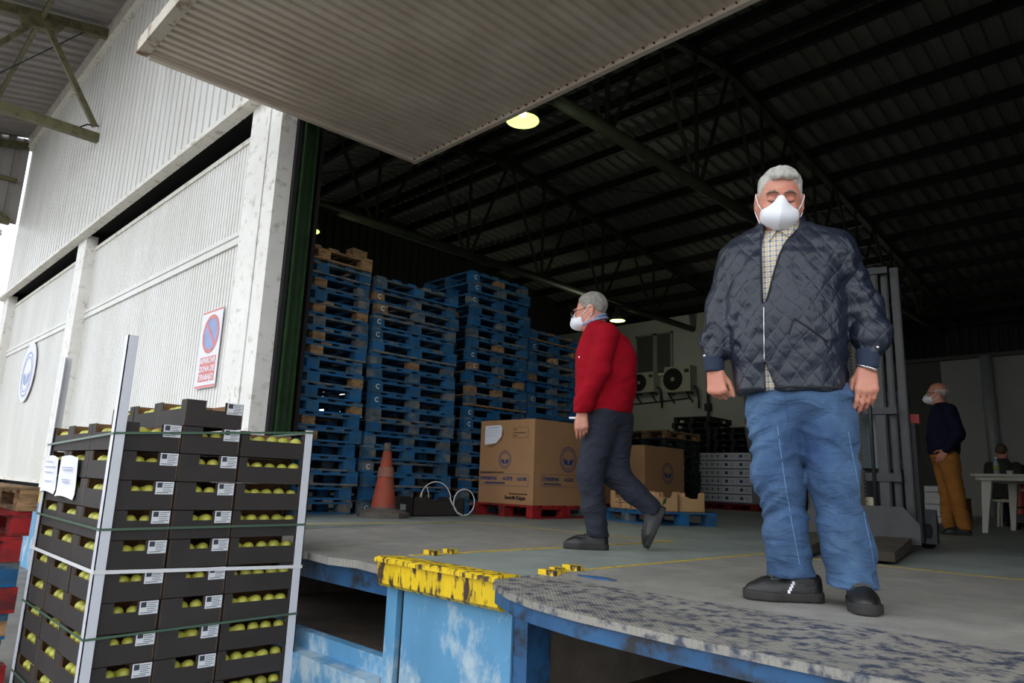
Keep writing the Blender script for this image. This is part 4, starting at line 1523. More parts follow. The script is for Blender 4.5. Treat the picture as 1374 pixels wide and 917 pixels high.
# litter in the pit under the leveller
for i, (x, y, s) in enumerate(((-1.35, 2.7, .05), (-1.2, 2.62, .04), (-1.55, 2.8, .035))):
    mb = MB()
    rr = random.Random(i)
    vs = [(s * rr.uniform(.5, 1) * math.cos(a), s * rr.uniform(.5, 1) * math.sin(a), s * rr.uniform(0, .5)) for a in [k * .9 for k in range(7)]]
    vs.append((0, 0, s * .8))
    mb.add(vs, [(k, (k + 1) % 7, 7) for k in range(7)] + [tuple(range(7))])
    o = mb.build('paper_scrap', m_paper, None, loc=(x, y, -.53))
    tag(o, ('largest white paper scrap in the dark pit under the leveller', 'white paper scrap nearest the leveller lip, in the dark pit', 'smallest white paper scrap in the dark pit')[i], 'litter', 'paper scraps in the pit')
# ================================================================== people
m_skin = M('skin', lin(204, 146, 122), .5, var=.1, scale=18, rgb2=lin(190, 112, 94), cover=.36, scale2=12, sharp=.25, bump=.12, bscale=160)
m_skin.node_tree.nodes['Principled BSDF'].inputs['Subsurface Weight'].default_value = .08
m_skin.node_tree.nodes['Principled BSDF'].inputs['Subsurface Radius'].default_value = (.01, .004, .002)
m_greyhair = M('grey_hair', lin(182, 178, 170), .6, var=.28, scale=40, stretch=(1, .25, .4), bump=.6, bscale=120)
m_hair2 = M('short_grey_hair', lin(140, 134, 126), .7, var=.3, scale=60, bump=.6, bscale=140)
m_darkhair = M('dark_hair', lin(44, 38, 34), .7, var=.3, scale=50, bump=.5)
m_brow = M('grey_brow_hair', lin(122, 106, 96), .8, var=.3, scale=60)
m_mask = M('white_mask_fabric', lin(234, 234, 240), .8, var=.03, scale=20, bump=.06, bscale=300)
m_lid_crease = M('lid_crease_line', lin(70, 44, 40), .7)  # dark tone painted in for the crease of closed lids
m_bshoe = M('black_leather', lin(24, 23, 23), .42, var=.2, scale=14, bump=.15, bscale=120)
m_bsole = M('black_rubber_sole', lin(40, 38, 37), .75, var=.15, scale=12)
m_lace = M('worn_lace', lin(74, 72, 70), .8)
m_silver = M('silver_metal', lin(200, 200, 200), .25, .9, var=.05)
m_denim = M('blue_denim', lin(31, 58, 96), .85, var=.22, scale=9, rgb2=lin(86, 118, 154), cover=.40, scale2=3.6, sharp=.2, bump=.25, bscale=240, wrinkle=.5, wscale=6, stretch=(1, 1, .7))
m_seam = M('light_denim_seam', lin(104, 138, 176), .85)
m_dseam = M('dark_denim_seam', lin(44, 76, 122), .85)
m_navycloth = M('navy_trouser_cloth', lin(30, 34, 48), .85, var=.12, scale=8, bump=.2, bscale=200, wrinkle=.6, wscale=6)
m_mustard = M('mustard_corduroy', lin(158, 100, 36), .85, var=.12, scale=8, bump=.2, bscale=200, wrinkle=.6, wscale=6)
m_redknit = M('red_wool', lin(150, 4, 26), .9, var=.1, scale=9, bump=.25, bscale=260, wrinkle=.45, wscale=5, spec=.2)
m_navyknit = M('navy_wool', lin(22, 24, 44), .9, var=.12, scale=9, bump=.2, bscale=260, spec=.2, wrinkle=.4, wscale=5)
m_rib = M('navy_rib_knit', lin(32, 42, 64), .85, var=.06, bump=.3, bscale=200, stretch=(1, 1, .05))
m_oliv2 = M('dark_olive_coat', lin(48, 50, 42), .85, var=.15)
m_blackcoat = M('black_coat', lin(24, 26, 30), .8, var=.15)


def quilt_mat():
    m = M('quilted_navy_nylon', lin(24, 31, 46), .40, var=.12, scale=6, wrinkle=.36, wscale=5, wstretch=(1.6, 1.6, 1.2))
    t = m.node_tree
    b = t.nodes['Principled BSDF']
    tc = t.nodes.new('ShaderNodeTexCoord')
    hs = []
    for rot in (.62, -.62):
        mp = t.nodes.new('ShaderNodeMapping')
        mp.inputs['Rotation'].default_value = (0, rot, 0)
        wv = t.nodes.new('ShaderNodeTexWave')
        wv.inputs['Scale'].default_value = 6.4
        wv.inputs['Distortion'].default_value = 2.2
        wv.inputs['Detail Scale'].default_value = 1.5
        t.links.new(tc.outputs['Object'], mp.inputs['Vector'])
        t.links.new(mp.outputs['Vector'], wv.inputs['Vector'])
        pw = t.nodes.new('ShaderNodeMath')
        pw.operation = 'POWER'
        pw.inputs[1].default_value = .22
        t.links.new(wv.outputs['Fac'], pw.inputs[0])
        hs.append(pw)
    mn = t.nodes.new('ShaderNodeMath')
    mn.operation = 'MULTIPLY'
    t.links.new(hs[0].outputs[0], mn.inputs[0])
    t.links.new(hs[1].outputs[0], mn.inputs[1])
    nz = t.nodes.new('ShaderNodeTexNoise')
    nz.inputs['Scale'].default_value = 13
    nz.inputs['Detail'].default_value = 4
    nz.inputs['Distortion'].default_value = .8
    t.links.new(tc.outputs['Object'], nz.inputs['Vector'])
    ad = t.nodes.new('ShaderNodeMath')
    ad.operation = 'MULTIPLY_ADD'
    ad.inputs[1].default_value = 1.2
    qs_ = t.nodes.new('ShaderNodeMath')
    qs_.operation = 'MULTIPLY'
    qs_.inputs[1].default_value = .75
    t.links.new(mn.outputs[0], qs_.inputs[0])
    t.links.new(nz.outputs['Fac'], ad.inputs[0])
    t.links.new(qs_.outputs[0], ad.inputs[2])
    bp = t.nodes.new('ShaderNodeBump')
    bp.inputs['Strength'].default_value = .45
    bp.inputs['Distance'].default_value = .009
    t.links.new(ad.outputs[0], bp.inputs['Height'])
    t.links.new(b.inputs['Normal'].links[0].from_socket, bp.inputs['Normal'])
    t.links.new(bp.outputs['Normal'], b.inputs['Normal'])
    return m


def check_mat():
    """white shirt cloth with fine blue and mustard check"""
    m = bpy.data.materials.new('checked_shirt_cloth')
    m.use_nodes = True
    t = m.node_tree
    b = t.nodes['Principled BSDF']
    b.inputs['Roughness'].default_value = .85
    tc = t.nodes.new('ShaderNodeTexCoord')
    sp = t.nodes.new('ShaderNodeSeparateXYZ')
    t.links.new(tc.outputs['Object'], sp.inputs[0])
    col = None
    for ax, ph, c in (('X', 0., (.03, .05, .16)), ('Z', 0., (.03, .05, .16)), ('X', math.pi, (.5, .36, .14)), ('Z', math.pi, (.5, .36, .14))):
        mu = t.nodes.new('ShaderNodeMath')
        mu.operation = 'MULTIPLY_ADD'
        mu.inputs[1].default_value = 2 * math.pi / .022
        mu.inputs[2].default_value = ph
        t.links.new(sp.outputs[ax], mu.inputs[0])
        sn = t.nodes.new('ShaderNodeMath')
        sn.operation = 'SINE'
        t.links.new(mu.outputs[0], sn.inputs[0])
        gt = t.nodes.new('ShaderNodeMath')
        gt.operation = 'GREATER_THAN'
        gt.inputs[1].default_value = .55
        t.links.new(sn.outputs[0], gt.inputs[0])
        hf = t.nodes.new('ShaderNodeMath')
        hf.operation = 'MULTIPLY'
        hf.inputs[1].default_value = .55
        t.links.new(gt.outputs[0], hf.inputs[0])
        mx = t.nodes.new('ShaderNodeMix')
        mx.data_type = 'RGBA'
        t.links.new(hf.outputs[0], mx.inputs['Factor'])
        if col is None:
            mx.inputs['A'].default_value = (.74, .72, .66, 1)
        else:
            t.links.new(col, mx.inputs['A'])
        mx.inputs['B'].default_value = (*c, 1)
        col = mx.outputs['Result']
    t.links.new(col, b.inputs['Base Color'])
    return m


m_quilt = quilt_mat()
m_check = check_mat()
m_bluecheck = M('blue_striped_collar', lin(132, 146, 176), .8, var=.3, scale=60)


def unit(v):
    v = np.array(v, dtype=np.float64)
    return v / np.linalg.norm(v)


def head_frame(f, pitch, roll=0.):
    """columns right, back, up for a face looking along f (horizontal), nodding down by pitch"""
    f = unit(f)
    up = np.array([0, 0, 1.])
    fw = unit(f * math.cos(pitch) - up * math.sin(pitch))
    ez = unit(up * math.cos(pitch) + f * math.sin(pitch))
    ey = -fw
    ex = np.cross(ey, ez)
    if roll:
        ex, ez = ex * math.cos(roll) + ez * math.sin(roll), ez * math.cos(roll) - ex * math.sin(roll)
    return np.stack([ex, ey, ez], 1).astype(np.float32)


def near(p, c, rad, fn):
    """evaluate fn only near c, a safe bound elsewhere"""
    r = np.linalg.norm(p - A3(*c), axis=1)
    d = (r - rad * .72).astype(np.float32)
    k = r < rad
    if k.any():
        d[k] = fn(p[k])
    return d


def head_sdf(q):
    s = np.abs(q[:, 0])
    qs = np.stack([s, q[:, 1], q[:, 2]], 1)
    d = ell(q, (0, .018, .038), (.077, .098, .093))
    d = smin(d, ell(q, (0, -.022, -.028), (.066, .078, .092)), .03)
    d = smin(d, ell(q, (0, -.042, -.088), (.046, .05, .036)), .03)
    d = smin(d, ell(qs, (.052, .0, -.055), (.022, .045, .045)), .03)          # jaw hinge
    d = smin(d, ell(qs, (.036, -.078, -.03), (.026, .022, .024)), .02)        # cheek
    d = smin(d, rcone(qs, (.008, -.096, .026), (.046, -.084, .024), .010, .009), .014)   # brow ridge
    d = smax(d, -ell(qs, (.032, -.112, .002), (.021, .02, .015)), .012)       # socket
    d = smin(d, ell(qs, (.032, -.083, .0), (.0165, .0165, .0125)), .005)      # eyelid over the eyeball
    d = smin(d, rcone(q, (0, -.097, .012), (0, -.121, -.034), .008, .0135), .012)        # nose
    d = smin(d, ell(qs, (.012, -.110, -.040), (.009, .010, .008)), .008)      # nostril wings
    d = smin(d, rcone(qs, (0, -.098, -.070), (.02, -.09, -.070), .006, .004), .008)      # lips
    e = ell(qs, (.083, .022, -.005), (.010, .021, .033))
    e = smax(e, -ell(qs, (.093, .018, -.002), (.008, .012, .02)), .006)
    e = smin(e, ell(qs, (.080, .010, -.033), (.007, .011, .012)), .01)
    return smin(d, e, .01)


def hair_fn(kind):
    def fn(q):
        d = ell(q, (0, .02, .040), (.083, .104, .0945))
        y, s = q[:, 1], np.abs(q[:, 0])
        if kind == 'bald':
            low = np.interp(y, [-.05, -.03, .0, .04, .09], [.05, .0, -.02, -.05, -.075])
            d = smax(d, (low - q[:, 2]) * .8, .01)
            d = smax(d, q[:, 2] - .055, .02)
            d = smax(d, -(y + .02), .01)
        else:
            low = np.interp(y, [-.11, -.06, -.045, -.02, .0, .035, .09], [.096, .088, .04, -.012, .012, -.03, -.08])
            low = low + np.where(y < -.05, -.02 * (s / .07) ** 2, 0)
            d = smax(d, (low - q[:, 2]) * .75, .02)
        n = .0035 * vnoise(q, (90, 30, 40), 3) + .0025 * vnoise(q, (40, 14, 20), 5)
        if kind == 'full':
            d = smin(d, ell(q, (.004, -.062, .090), (.046, .024, .014)), .03)
        return d + n
    return fn


def mask_sdf(q):
    s = np.abs(q[:, 0])
    qs = np.stack([s, q[:, 1], q[:, 2]], 1)
    d = ell(qs, (-.10, -.052, -.058), (.176, .122, .074))
    d = smin(d, rcone(q, (0, -.108, -.02), (0, -.094, .012), .024, .012), .02)
    d = smax(d, q[:, 1] + .052, .006)
    d = smax(d, s - .074, .02)
    return d


def hand_fn(W, dr, back, thumb, curl, S=1.0, tcurl=(.2, .3, .3), tspread=.75):
    W, dr, back = np.array(W, float), unit(dr), unit(back)
    th = unit(np.array(thumb, float) - np.dot(thumb, dr) * dr)
    back = unit(back - np.dot(back, dr) * dr - np.dot(back, th) * th)
    palm = []
    fingers = []
    xs = (.031, .0105, -.0105, -.029)
    kl = (.092, .095, .09, .082)
    fl = (.92, 1.02, .95, .76)
    for i in range(4):
        k = W + dr * kl[i] * S + th * xs[i] * S
        palm.append((W + th * xs[i] * .62 * S, k, .0155 * S, .0125 * S))
        d = dr.copy()
        pt = k
        segs = []
        for j, (ln, r0, r1) in enumerate(((.044, .0100, .0090), (.027, .0090, .0083), (.021, .0083, .0068))):
            a = curl[i][j]
            ax = th
            # rotate d towards the palm side
            side = np.cross(d, ax)
            sgn = -1 if np.dot(side, back) > 0 else 1
            d = unit(d * math.cos(a) + sgn * side * math.sin(a))
            q = pt + d * ln * fl[i] * S
            segs.append((pt, q, r0 * S, r1 * S))
            pt = q
        fingers.append(segs)
    d = unit(dr * (1 - tspread * .6) + th * tspread - back * .35)
    pt = W + dr * .022 * S + th * .022 * S - back * .006 * S
    segs = []
    for j, (ln, r0, r1) in enumerate(((.042, .0145, .0115), (.032, .0112, .0098), (.026, .0098, .0078))):
        q = pt + d * ln * S
        segs.append((pt, q, r0 * S, r1 * S))
        pt = q
        d = unit(d + (dr - th * .35 - back * .2) * tcurl[j])
    fingers.append(segs)
    cen = W + dr * .09 * S

    def fn(p):
        pd = None
        for a, b, r0, r1 in palm:
            e = rcone(p, a, b, r0, r1)
            pd = e if pd is None else smin(pd, e, .014)
        res = pd
        for segs in fingers:
            fd = None
            for a, b, r0, r1 in segs:
                e = rcone(p, a, b, r0, r1)
                fd = e if fd is None else smin(fd, e, .003)
            res = np.minimum(res, smin(pd, fd, .009))
        return res
    return cen, fn


def limb(p, pts, rs, k=.02):
    d = None
    for i in range(len(pts) - 1):
        e = rcone(p, pts[i], pts[i + 1], rs[i], rs[i + 1])
        d = e if d is None else smin(d, e, k)
    return d


SIDE_X = [0]


def shoe_meshes():
    def out2(p, g_):
        a = rcone(np.stack([p[:, 0], p[:, 1], p[:, 0] * 0], 1), (0, -.038, 0), (.004, -.185, 0), .036 + g_, .046 + g_)
        b = rcone(np.stack([p[:, 0], p[:, 1], p[:, 0] * 0], 1), (.004, -.185, 0), (.0, -.235, 0), .046 + g_, .040 + g_)
        return smin(a, b, .02)

    def upper(p):
        d = ell(p, (.002, -.19, .028), (.046, .085, .046))
        d = smin(d, ell(p, (0, -.045, .052), (.036, .046, .062)), .03)
        d = smin(d, rcone(p, (0, -.075, .078), (.002, -.19, .042), .036, .034), .025)
        d = smin(d, rcone(p, (.002, -.19, .03), (0, -.04, .03), .042, .034), .02)
        d = smax(d, .014 - p[:, 2], .004)
        tp = np.interp(p[:, 1], [-.14, -.1, -.05, 0], [.12, .112, .088, .1])
        d = smax(d, p[:, 2] - tp, .006)
        return smax(d, out2(p, .001), .006)

    def sole(p):
        d = out2(p, .005)
        h_ = np.interp(p[:, 1], [-.28, -.24, -.15, 0], [.038, .034, .03, .036])
        d = smax(d, p[:, 2] - h_, .004)
        return smax(d, -p[:, 2], .003)
    lo, hi = (-.06, -.3, -.01), (.06, .02, .14)
    u = sdf_mesh('shoe', upper, lo, hi, .005, m_bshoe)
    s = sdf_mesh('sole', sole, lo, hi, .005, m_bsole)
    um, sm = u.data, s.data
    bpy.data.objects.remove(u)
    bpy.data.objects.remove(s)
    def topz(x, y):
        zz = np.linspace(.15, .02, 131)
        d = upper(np.stack([np.full(131, x), np.full(131, y), zz], 1).astype(np.float32))
        return float(zz[np.argmax(d < 0)])
    xx = np.linspace(.07, 0, 141)
    for k in range(4):
        yy, zz_ = -.112 - k * .006, .066 - k * .010
        dd = upper(np.stack([xx, np.full(141, yy), np.full(141, zz_)], 1).astype(np.float32))
        SIDE_X.append((float(xx[np.argmax(dd < 0)]), yy, zz_))
    lc = MB()
    for k in range(5):
        y = -.105 - k * .02
        lc.tube([(x, y + .004 * (1 if x > 0 else -1), topz(x, y) + .002) for x in (-.026, -.018, -.009, 0, .009, .018, .026)], .0032, 6)
    for sx in (-1, 1):
        lc.tube([(sx * .03, y, topz(sx * .03, y) + .0005) for y in np.linspace(-.1, -.19, 8)], .0022, 5)
    return um, sm, lc.mesh('lace', m_lace, True)


SHOE_U, SHOE_S, SHOE_L = shoe_meshes()
sw = MB()
for x_, y_, z_ in SIDE_X[1:]:
    sw.box(x_ - .004, x_ + .0025, y_ - .004, y_ + .005, z_ - .006, z_ + .006)
SHOE_STRIPE = sw.mesh('side_stripe', m_mask)


def shoe(parent, heel, toe, up=(0, 0, 1), z=0, stripe=0, scale=1.0):
    heel, toe = Vector(heel), Vector(toe)
    ey = -(toe - heel).normalized()
    ez = (Vector(up) - ey * Vector(up).dot(ey)).normalized()
    ex = ey.cross(ez)
    o = link('shoe', SHOE_U, parent)
    o.matrix_local = Matrix(((ex.x, ey.x, ez.x, heel.x), (ex.y, ey.y, ez.y, heel.y), (ex.z, ey.z, ez.z, heel.z), (0, 0, 0, 1))) @ Matrix.Scale(scale, 4)
    link('sole', SHOE_S, o)
    link('lace', SHOE_L, o)
    if stripe:
        link('side_stripe', SHOE_STRIPE, o)
    return o


def surf_y(fn, pts, y0=-.45, steps=90, off=0.):
    """march along +y onto an implicit surface for (x, z) pairs"""
    pts = np.array(pts, dtype=np.float32)
    y = np.full(len(pts), y0, dtype=np.float32)
    for _ in range(steps):
        d = fn(np.stack([pts[:, 0], y, pts[:, 1]], 1))
        y = y + np.clip(d, -.02, .05) * .7
    return [(float(a), float(b) - off, float(c)) for (a, c), b in zip(pts, y)]


def bbox(pts, m):
    a = np.array(pts)
    return a.min(0) - m, a.max(0) + m


def make_person(cfg):
    root = empty('person', cfg['P'], cfg['rz'])
    tag(root, cfg['label'], 'person')
    h = cfg.get('h', .009)
    hc, Rm = np.array(cfg['head']), head_frame(cfg['face'], cfg['pitch'], cfg.get('hroll', 0))
    hs = cfg.get('hscale', 1.0)
    J = cfg['J']

    def toh(p):
        return ((p - hc.astype(np.float32)) @ Rm) / hs

    hands = [hand_fn(**k) for k in cfg['hands']]

    def body(p):
        d = near(p, hc, .3, lambda q: head_sdf(toh(q)) * hs)
        nk = J['neck']
        d = smin(d, rcone(p, nk, hc + Rm @ np.array([0, .02, -.06]), .062, .056), .03)
        d = smin(d, limb(p, (nk, J['chest'], J['pelvis']), (.07, .10, .10), .04), .04)
        for s in ('a', 'b'):
            d = smin(d, limb(p, (J['sh' + s], J['el' + s], J['wr' + s]), (.05, .042, .028)), .03)
            d = smin(d, limb(p, (J['hip' + s], J['kn' + s], J['an' + s]), (.075, .052, .038)), .03)
        for c, fn in hands:
            d = smin(d, near(p, c, .24, fn), .012)
        return d
    allp = [hc + (0, 0, .16), hc - (0, 0, .1)] + [J[k] for k in J] + [c + e for c, _ in hands for e in (np.array([0, 0, .1]), np.array([0, 0, -.1]))]
    lo, hi = bbox(allp, .15)
    sdf_mesh('body', body, lo, hi, cfg.get('hb', .006), m_skin, root)
    # head pieces
    Hm = Matrix([[float(Rm[i, j]) * hs for j in range(3)] + [float(hc[i])] for i in range(3)] + [[0, 0, 0, 1]])
    if cfg.get('hair'):
        hr = sdf_mesh('hair', hair_fn(cfg['hair']), (-.12, -.13, -.12), (.12, .15, .17), cfg.get('hh', .005), cfg['hairmat'], root)
        hr.matrix_local = Hm
    if cfg.get('mask', True):
        mk = sdf_mesh('face_mask', mask_sdf, (-.1, -.20, -.15), (.1, -.03, .03), .004, m_mask, root)
        mk.matrix_local = Hm
        for s in (-1, 1):
            MB().tube([(s * .066, -.06, -.035), (s * .078, -.02, -.012), (s * .087, .005, .018), (s * .086, .028, .026)], .0022, 6).build('ear_loop', m_mask, mk, smooth=True)
            MB().tube([(s * .064, -.06, -.09), (s * .074, -.02, -.07), (s * .084, .01, -.045), (s * .087, .03, -.03)], .0022, 6).build('ear_loop', m_mask, mk, smooth=True)
    for s in (-1, 1):
        b = MB().tube([(s * .012, -.108, .022), (s * .026, -.108, .030), (s * .042, -.098, .027), (s * .052, -.084, .018)], [.003, .0045, .004, .002], 6).build('eyebrow', cfg.get('browmat', m_brow), root, smooth=True)
        b.matrix_local = Hm
        e = MB().tube([(s * .018, -.0965, -.005), (s * .026, -.1005, -.0085), (s * .036, -.0995, -.0085), (s * .046, -.0925, -.004)], [.0012, .002, .002, .001], 6).build('lid_crease', m_lid_crease, root, smooth=True)  # thin dark line draws the crease shade where the lids close
        e.matrix_local = Hm
    if cfg.get('glasses'):
        g_ = MB()
        for s in (-1, 1):
            pts = [(s * .034 + .024 * math.cos(t), -.122, -.002 + .017 * math.sin(t)) for t in [2 * math.pi * k / 20 for k in range(20)]]
            g_.tube(pts, .0022, 6, closed=True)
            g_.tube([(s * .057, -.12, .004), (s * .074, -.09, .008), (s * .084, .0, .012), (s * .088, .03, .006)], .0022, 6)
        g_.tube([(-.011, -.122, .0), (0, -.124, .004), (.011, -.122, .0)], .002, 6)
        o = g_.build('glasses', m_kprint, root, smooth=True)
        o.matrix_local = Hm
        for s in (-1, 1):
            mb = MB()
            mb.add([(s * .034 + .022 * math.cos(2 * math.pi * k / 20), -.1225, -.002 + .0155 * math.sin(2 * math.pi * k / 20)) for k in range(20)], [tuple(range(20))])
            mb.build('lens', M('lens_glass', lin(150, 150, 150), .05, var=0), o)
    # clothes
    for nm, fn, mt, (lo, hi), hv in cfg['clothes']:
        sdf_mesh(nm, fn, lo, hi, hv, mt, root)
    for s in cfg['shoes']:
        shoe(root, **s)
    return root


def trouser_fn(hips, legs, hem, amp=.006, seed=1, k=.03):
    """hips: (center, radii); legs: list of (pts, radii)"""
    def fn(p):
        d = ell(p, *hips)
        for pts, rs in legs:
            d = smin(d, limb(p, pts, rs, .03), k)
        q = p + .05 * np.stack([vnoise(p, (6, 6, 6), seed + 5)] * 3, 1) * A3(0, 0, 1) + A3(0, 0, .5) * np.abs(p[:, :1] - hips[0][0])
        rg_ = 1 - 2 * np.abs(vnoise(q, (6, 6, 20), seed))
        n = -amp * rg_ * np.interp(p[:, 2], [.05, .25, .45, .65, .8], [1.5, 1.1, .8, 1.0, .7]) + amp * .8 * vnoise(p, (7, 7, 9), seed + 3)
        d = d + n
        return smax(d, hem(p) if callable(hem) else hem - p[:, 2], .006)
    return fn


# ---------------------------------------------------------------- man in the quilted jacket
JA = dict(neck=(-.062, .01, 1.36), chest=(-.06, .01, 1.15), pelvis=(-.03, .01, .76),
          sha=(-.24, .02, 1.30), ela=(-.315, .04, 1.07), wra=(-.325, -.03, .85),
          shb=(.135, .02, 1.30), elb=(.212, .05, 1.06), wrb=(.212, -.02, .85),
          hipa=(-.115, .01, .70), kna=(-.108, -.01, .43), ana=(-.06, .02, .10),
          hipb=(.055, .01, .70), knb=(.078, -.01, .43), anb=(.135, .03, .10))
TZ = [.742, .80, .90, 1.02, 1.15, 1.26, 1.33, 1.37, 1.405, 1.43]
TCX = [-.058, -.060, -.064, -.068, -.064, -.056, -.05, -.05, -.056, -.062]
TCY = [0, 0, -.005, -.008, -.005, .0, .008, .012, .015, .016]
TRX = [.196, .204, .206, .210, .216, .222, .214, .186, .135, .085]
TRY = [.150, .156, .164, .166, .156, .138, .118, .105, .094, .084]


def torso1(p, off=0.):
    return loft(p, TZ, TCX, TCY, [r + off for r in TRX], [r + off for r in TRY], 2.15)


def sleeves(p):
    d1 = limb(p, ((-.225, .015, 1.285), (-.292, .035, 1.10), (-.314, .0, .96), (-.330, -.025, .885)), (.082, .072, .064, .045), .03)
    d2 = limb(p, ((.115, .015, 1.285), (.204, .045, 1.08), (.234, .01, .96), (.216, -.015, .885)), (.086, .072, .060, .043), .03)
    n = .010 * vnoise(p, (9, 9, 24), 11) + .006 * vnoise(p, (22, 22, 34), 12)
    d = np.minimum(d1, d2) + n * np.interp(p[:, 2], [.86, .95, 1.1, 1.35], [.6, 1.2, 1.0, .4])
    return smax(d, .872 - p[:, 2], .02)


def jacket1(p):
    d = torso1(p) + .007 * vnoise(p, (11, 11, 13), 21) + .004 * vnoise(p, (24, 24, 30), 22) - .006 * np.abs(vnoise(p, (8, 8, 16), 23))
    d = smin(d, sleeves(p), np.interp(p[:, 2], [1.15, 1.28], [.02, .06]).astype(np.float32))
    col = smax(np.abs(loft(p, [1.33, 1.40, 1.455], [-.064] * 3, [.008, .012, .018], [.098, .088, .083], [.098, .086, .08])) - .007, p[:, 2] - 1.448 - .25 * (p[:, 1]), .006)
    d = smin(d, col, .012)
    x, y, z = p[:, 0], p[:, 1], p[:, 2]
    xr = np.interp(z, [1.06, 1.065, 1.15, 1.25, 1.30, 1.38, 1.46], [-.16, -.128, -.106, -.078, -.058, -.0, .01])
    xl = np.interp(z, [1.3, 1.40, 1.46], [-.134, -.124, -.112])
    v = np.maximum(np.maximum(xl - x, x - xr), y + .0)
    xr2 = np.interp(z, [.70, .742, .845, .86], [-.095, -.10, -.134, -.17])
    v2 = np.maximum(np.maximum(-.137 - x, x - xr2), y + .0)
    return smax(d, -np.minimum(v, v2), .004)


def shirt1(p):
    d = loft(p, [.746] + TZ[1:], TCX, TCY, [r - .016 for r in TRX[:-3]] + [.14, .09, .064], [r - .017 for r in TRY[:-3]] + [.088, .077, .069], 2.15)
    return d + .002 * vnoise(p, (14, 14, 22), 31)


def cuffs_fn(p, s):
    c = ((-.331, -.027, .885), (-.327, -.035, .838)) if s < 0 else ((.212, -.016, .885), (.209, -.028, .838))
    return smax(rcone(p, c[0], c[1], .041, .037), (c[1][2] - .006) - p[:, 2], .004) + .0012 * np.sin(p[:, 0] * 900)


def hem1(p):
    z = np.where(p[:, 0] > .02, .066 + .18 * np.clip(p[:, 1] + .03, -.1, .1), .082 + .1 * np.clip(p[:, 0] + .07, -.1, .1))
    return z - p[:, 2]


jeans1 = trouser_fn(((-.038, .005, .72), (.172, .132, .12)),
                    [(((-.112, .005, .70), (-.108, -.015, .44), (-.088, .005, .25), (-.072, .018, .08)), (.105, .082, .070, .074)),
                     (((.062, .005, .70), (.078, -.02, .44), (.10, -.008, .25), (.126, .01, .06)), (.105, .084, .078, .080))], hem1, .011, 41, .02)

curlA = [(1.25, 1.35, .7), (1.25, 1.4, .8), (1.2, 1.4, .8), (1.15, 1.3, .8)]
curlB = [(.28, .4, .25), (.32, .45, .3), (.38, .5, .3), (.42, .5, .3)]
man = make_person(dict(
    P=(-1.094, 2.629, .004), rz=math.radians(22.59), label='grey-haired man in navy quilted jacket, jeans and white mask on the dock edge',
    head=(-.066, -.03, 1.512), face=(.08, -1, 0), pitch=.33, hroll=-.09, hscale=1.04, J=JA, hb=.0048, hh=.004,
    hair='full', hairmat=m_greyhair,
    hands=[dict(W=(-.327, -.036, .842), dr=(.10, -.12, -1), back=(-.35, -.95, 0), thumb=(1, -.45, 0), curl=curlA, S=.98, tcurl=(.55, .35, .2), tspread=.42),
           dict(W=(.208, -.03, .84), dr=(-.08, -.12, -1), back=(.22, -1, 0), thumb=(-1, -.35, 0), curl=curlB, S=.98, tcurl=(.9, .35, .2), tspread=.40)],
    clothes=[('jacket', jacket1, m_quilt, ((-.46, -.25, .70), (.36, .26, 1.5)), .0065),
             ('shirt', shirt1, m_check, ((-.32, -.22, .66), (.22, .22, 1.48)), .008),
             ('jeans', jeans1, m_denim, ((-.26, -.2, .03), (.26, .2, .9)), .0075),
             ('cuff', lambda p: cuffs_fn(p, -1), m_rib, ((-.40, -.1, .8), (-.26, .06, .95)), .004),
             ('cuff', lambda p: cuffs_fn(p, 1), m_rib, ((.14, -.1, .8), (.28, .06, .95)), .004)],
    shoes=[dict(heel=(.025, .045, 0), toe=(-.25, -.035, 0), stripe=1), dict(heel=(.135, .085, 0), toe=(.152, -.19, 0), stripe=1)]))
jk = [c for c in man.children if c.name.startswith('jacket')][0]
jn = [c for c in man.children if c.name.startswith('jeans')][0]
sh = [c for c in man.children if c.name.startswith('shirt')][0]
zp = surf_y(jacket1, [(-.131 - .006 * t, 1.066 - .22 * t) for t in np.linspace(0, 1, 20)], off=.002)
MB().tube(zp, .0019, 6).build('zip', m_silver, jk, smooth=True)
zp2 = surf_y(jacket1, [(-.139, 1.36 - .29 * t) for t in np.linspace(0, 1, 16)], off=.001)
MB().tube(zp2, .0024, 6).build('zip_edge', m_blackcoat, jk, smooth=True)
zp3 = surf_y(jacket1, [(np.interp(z, [1.065, 1.15, 1.25, 1.30, 1.38], [-.124, -.101, -.073, -.053, .004]), z) for z in np.linspace(1.07, 1.36, 18)], off=.001)
MB().tube(zp3, .0028, 6).build('zip_edge', m_blackcoat, jk, smooth=True)
MB().tube(surf_y(jacket1, [(-.03 + .11 * t, 1.0 - .085 * t) for t in np.linspace(0, 1, 12)], off=.001), .0035, 6).build('pocket_welt', m_blackcoat, jk, smooth=True)
MB().tube(surf_y(jacket1, [(-.03 - .02 * t, 1.0 - .06 * t) for t in np.linspace(0, 1, 6)], off=.001), .0025, 6).build('pocket_seam', m_blackcoat, jk, smooth=True)
MB().tube(surf_y(jacket1, [(x, .752) for x in np.linspace(-.245, .13, 30)], off=-.002), .005, 6).build('hem_binding', m_blackcoat, jk, smooth=True)
for x, z in ((-.362, .895), (.243, .905)):
    q = surf_y(jacket1, [(x, z)], off=.002)[0]
    st = MB().lathe([(0, 0), (.006, 0), (.006, .003), (.003, .005)], 12).build('snap_button', m_silver, jk, smooth=True)
    place_flat(st, q, (1, 0, 0), (0, 0, 1))
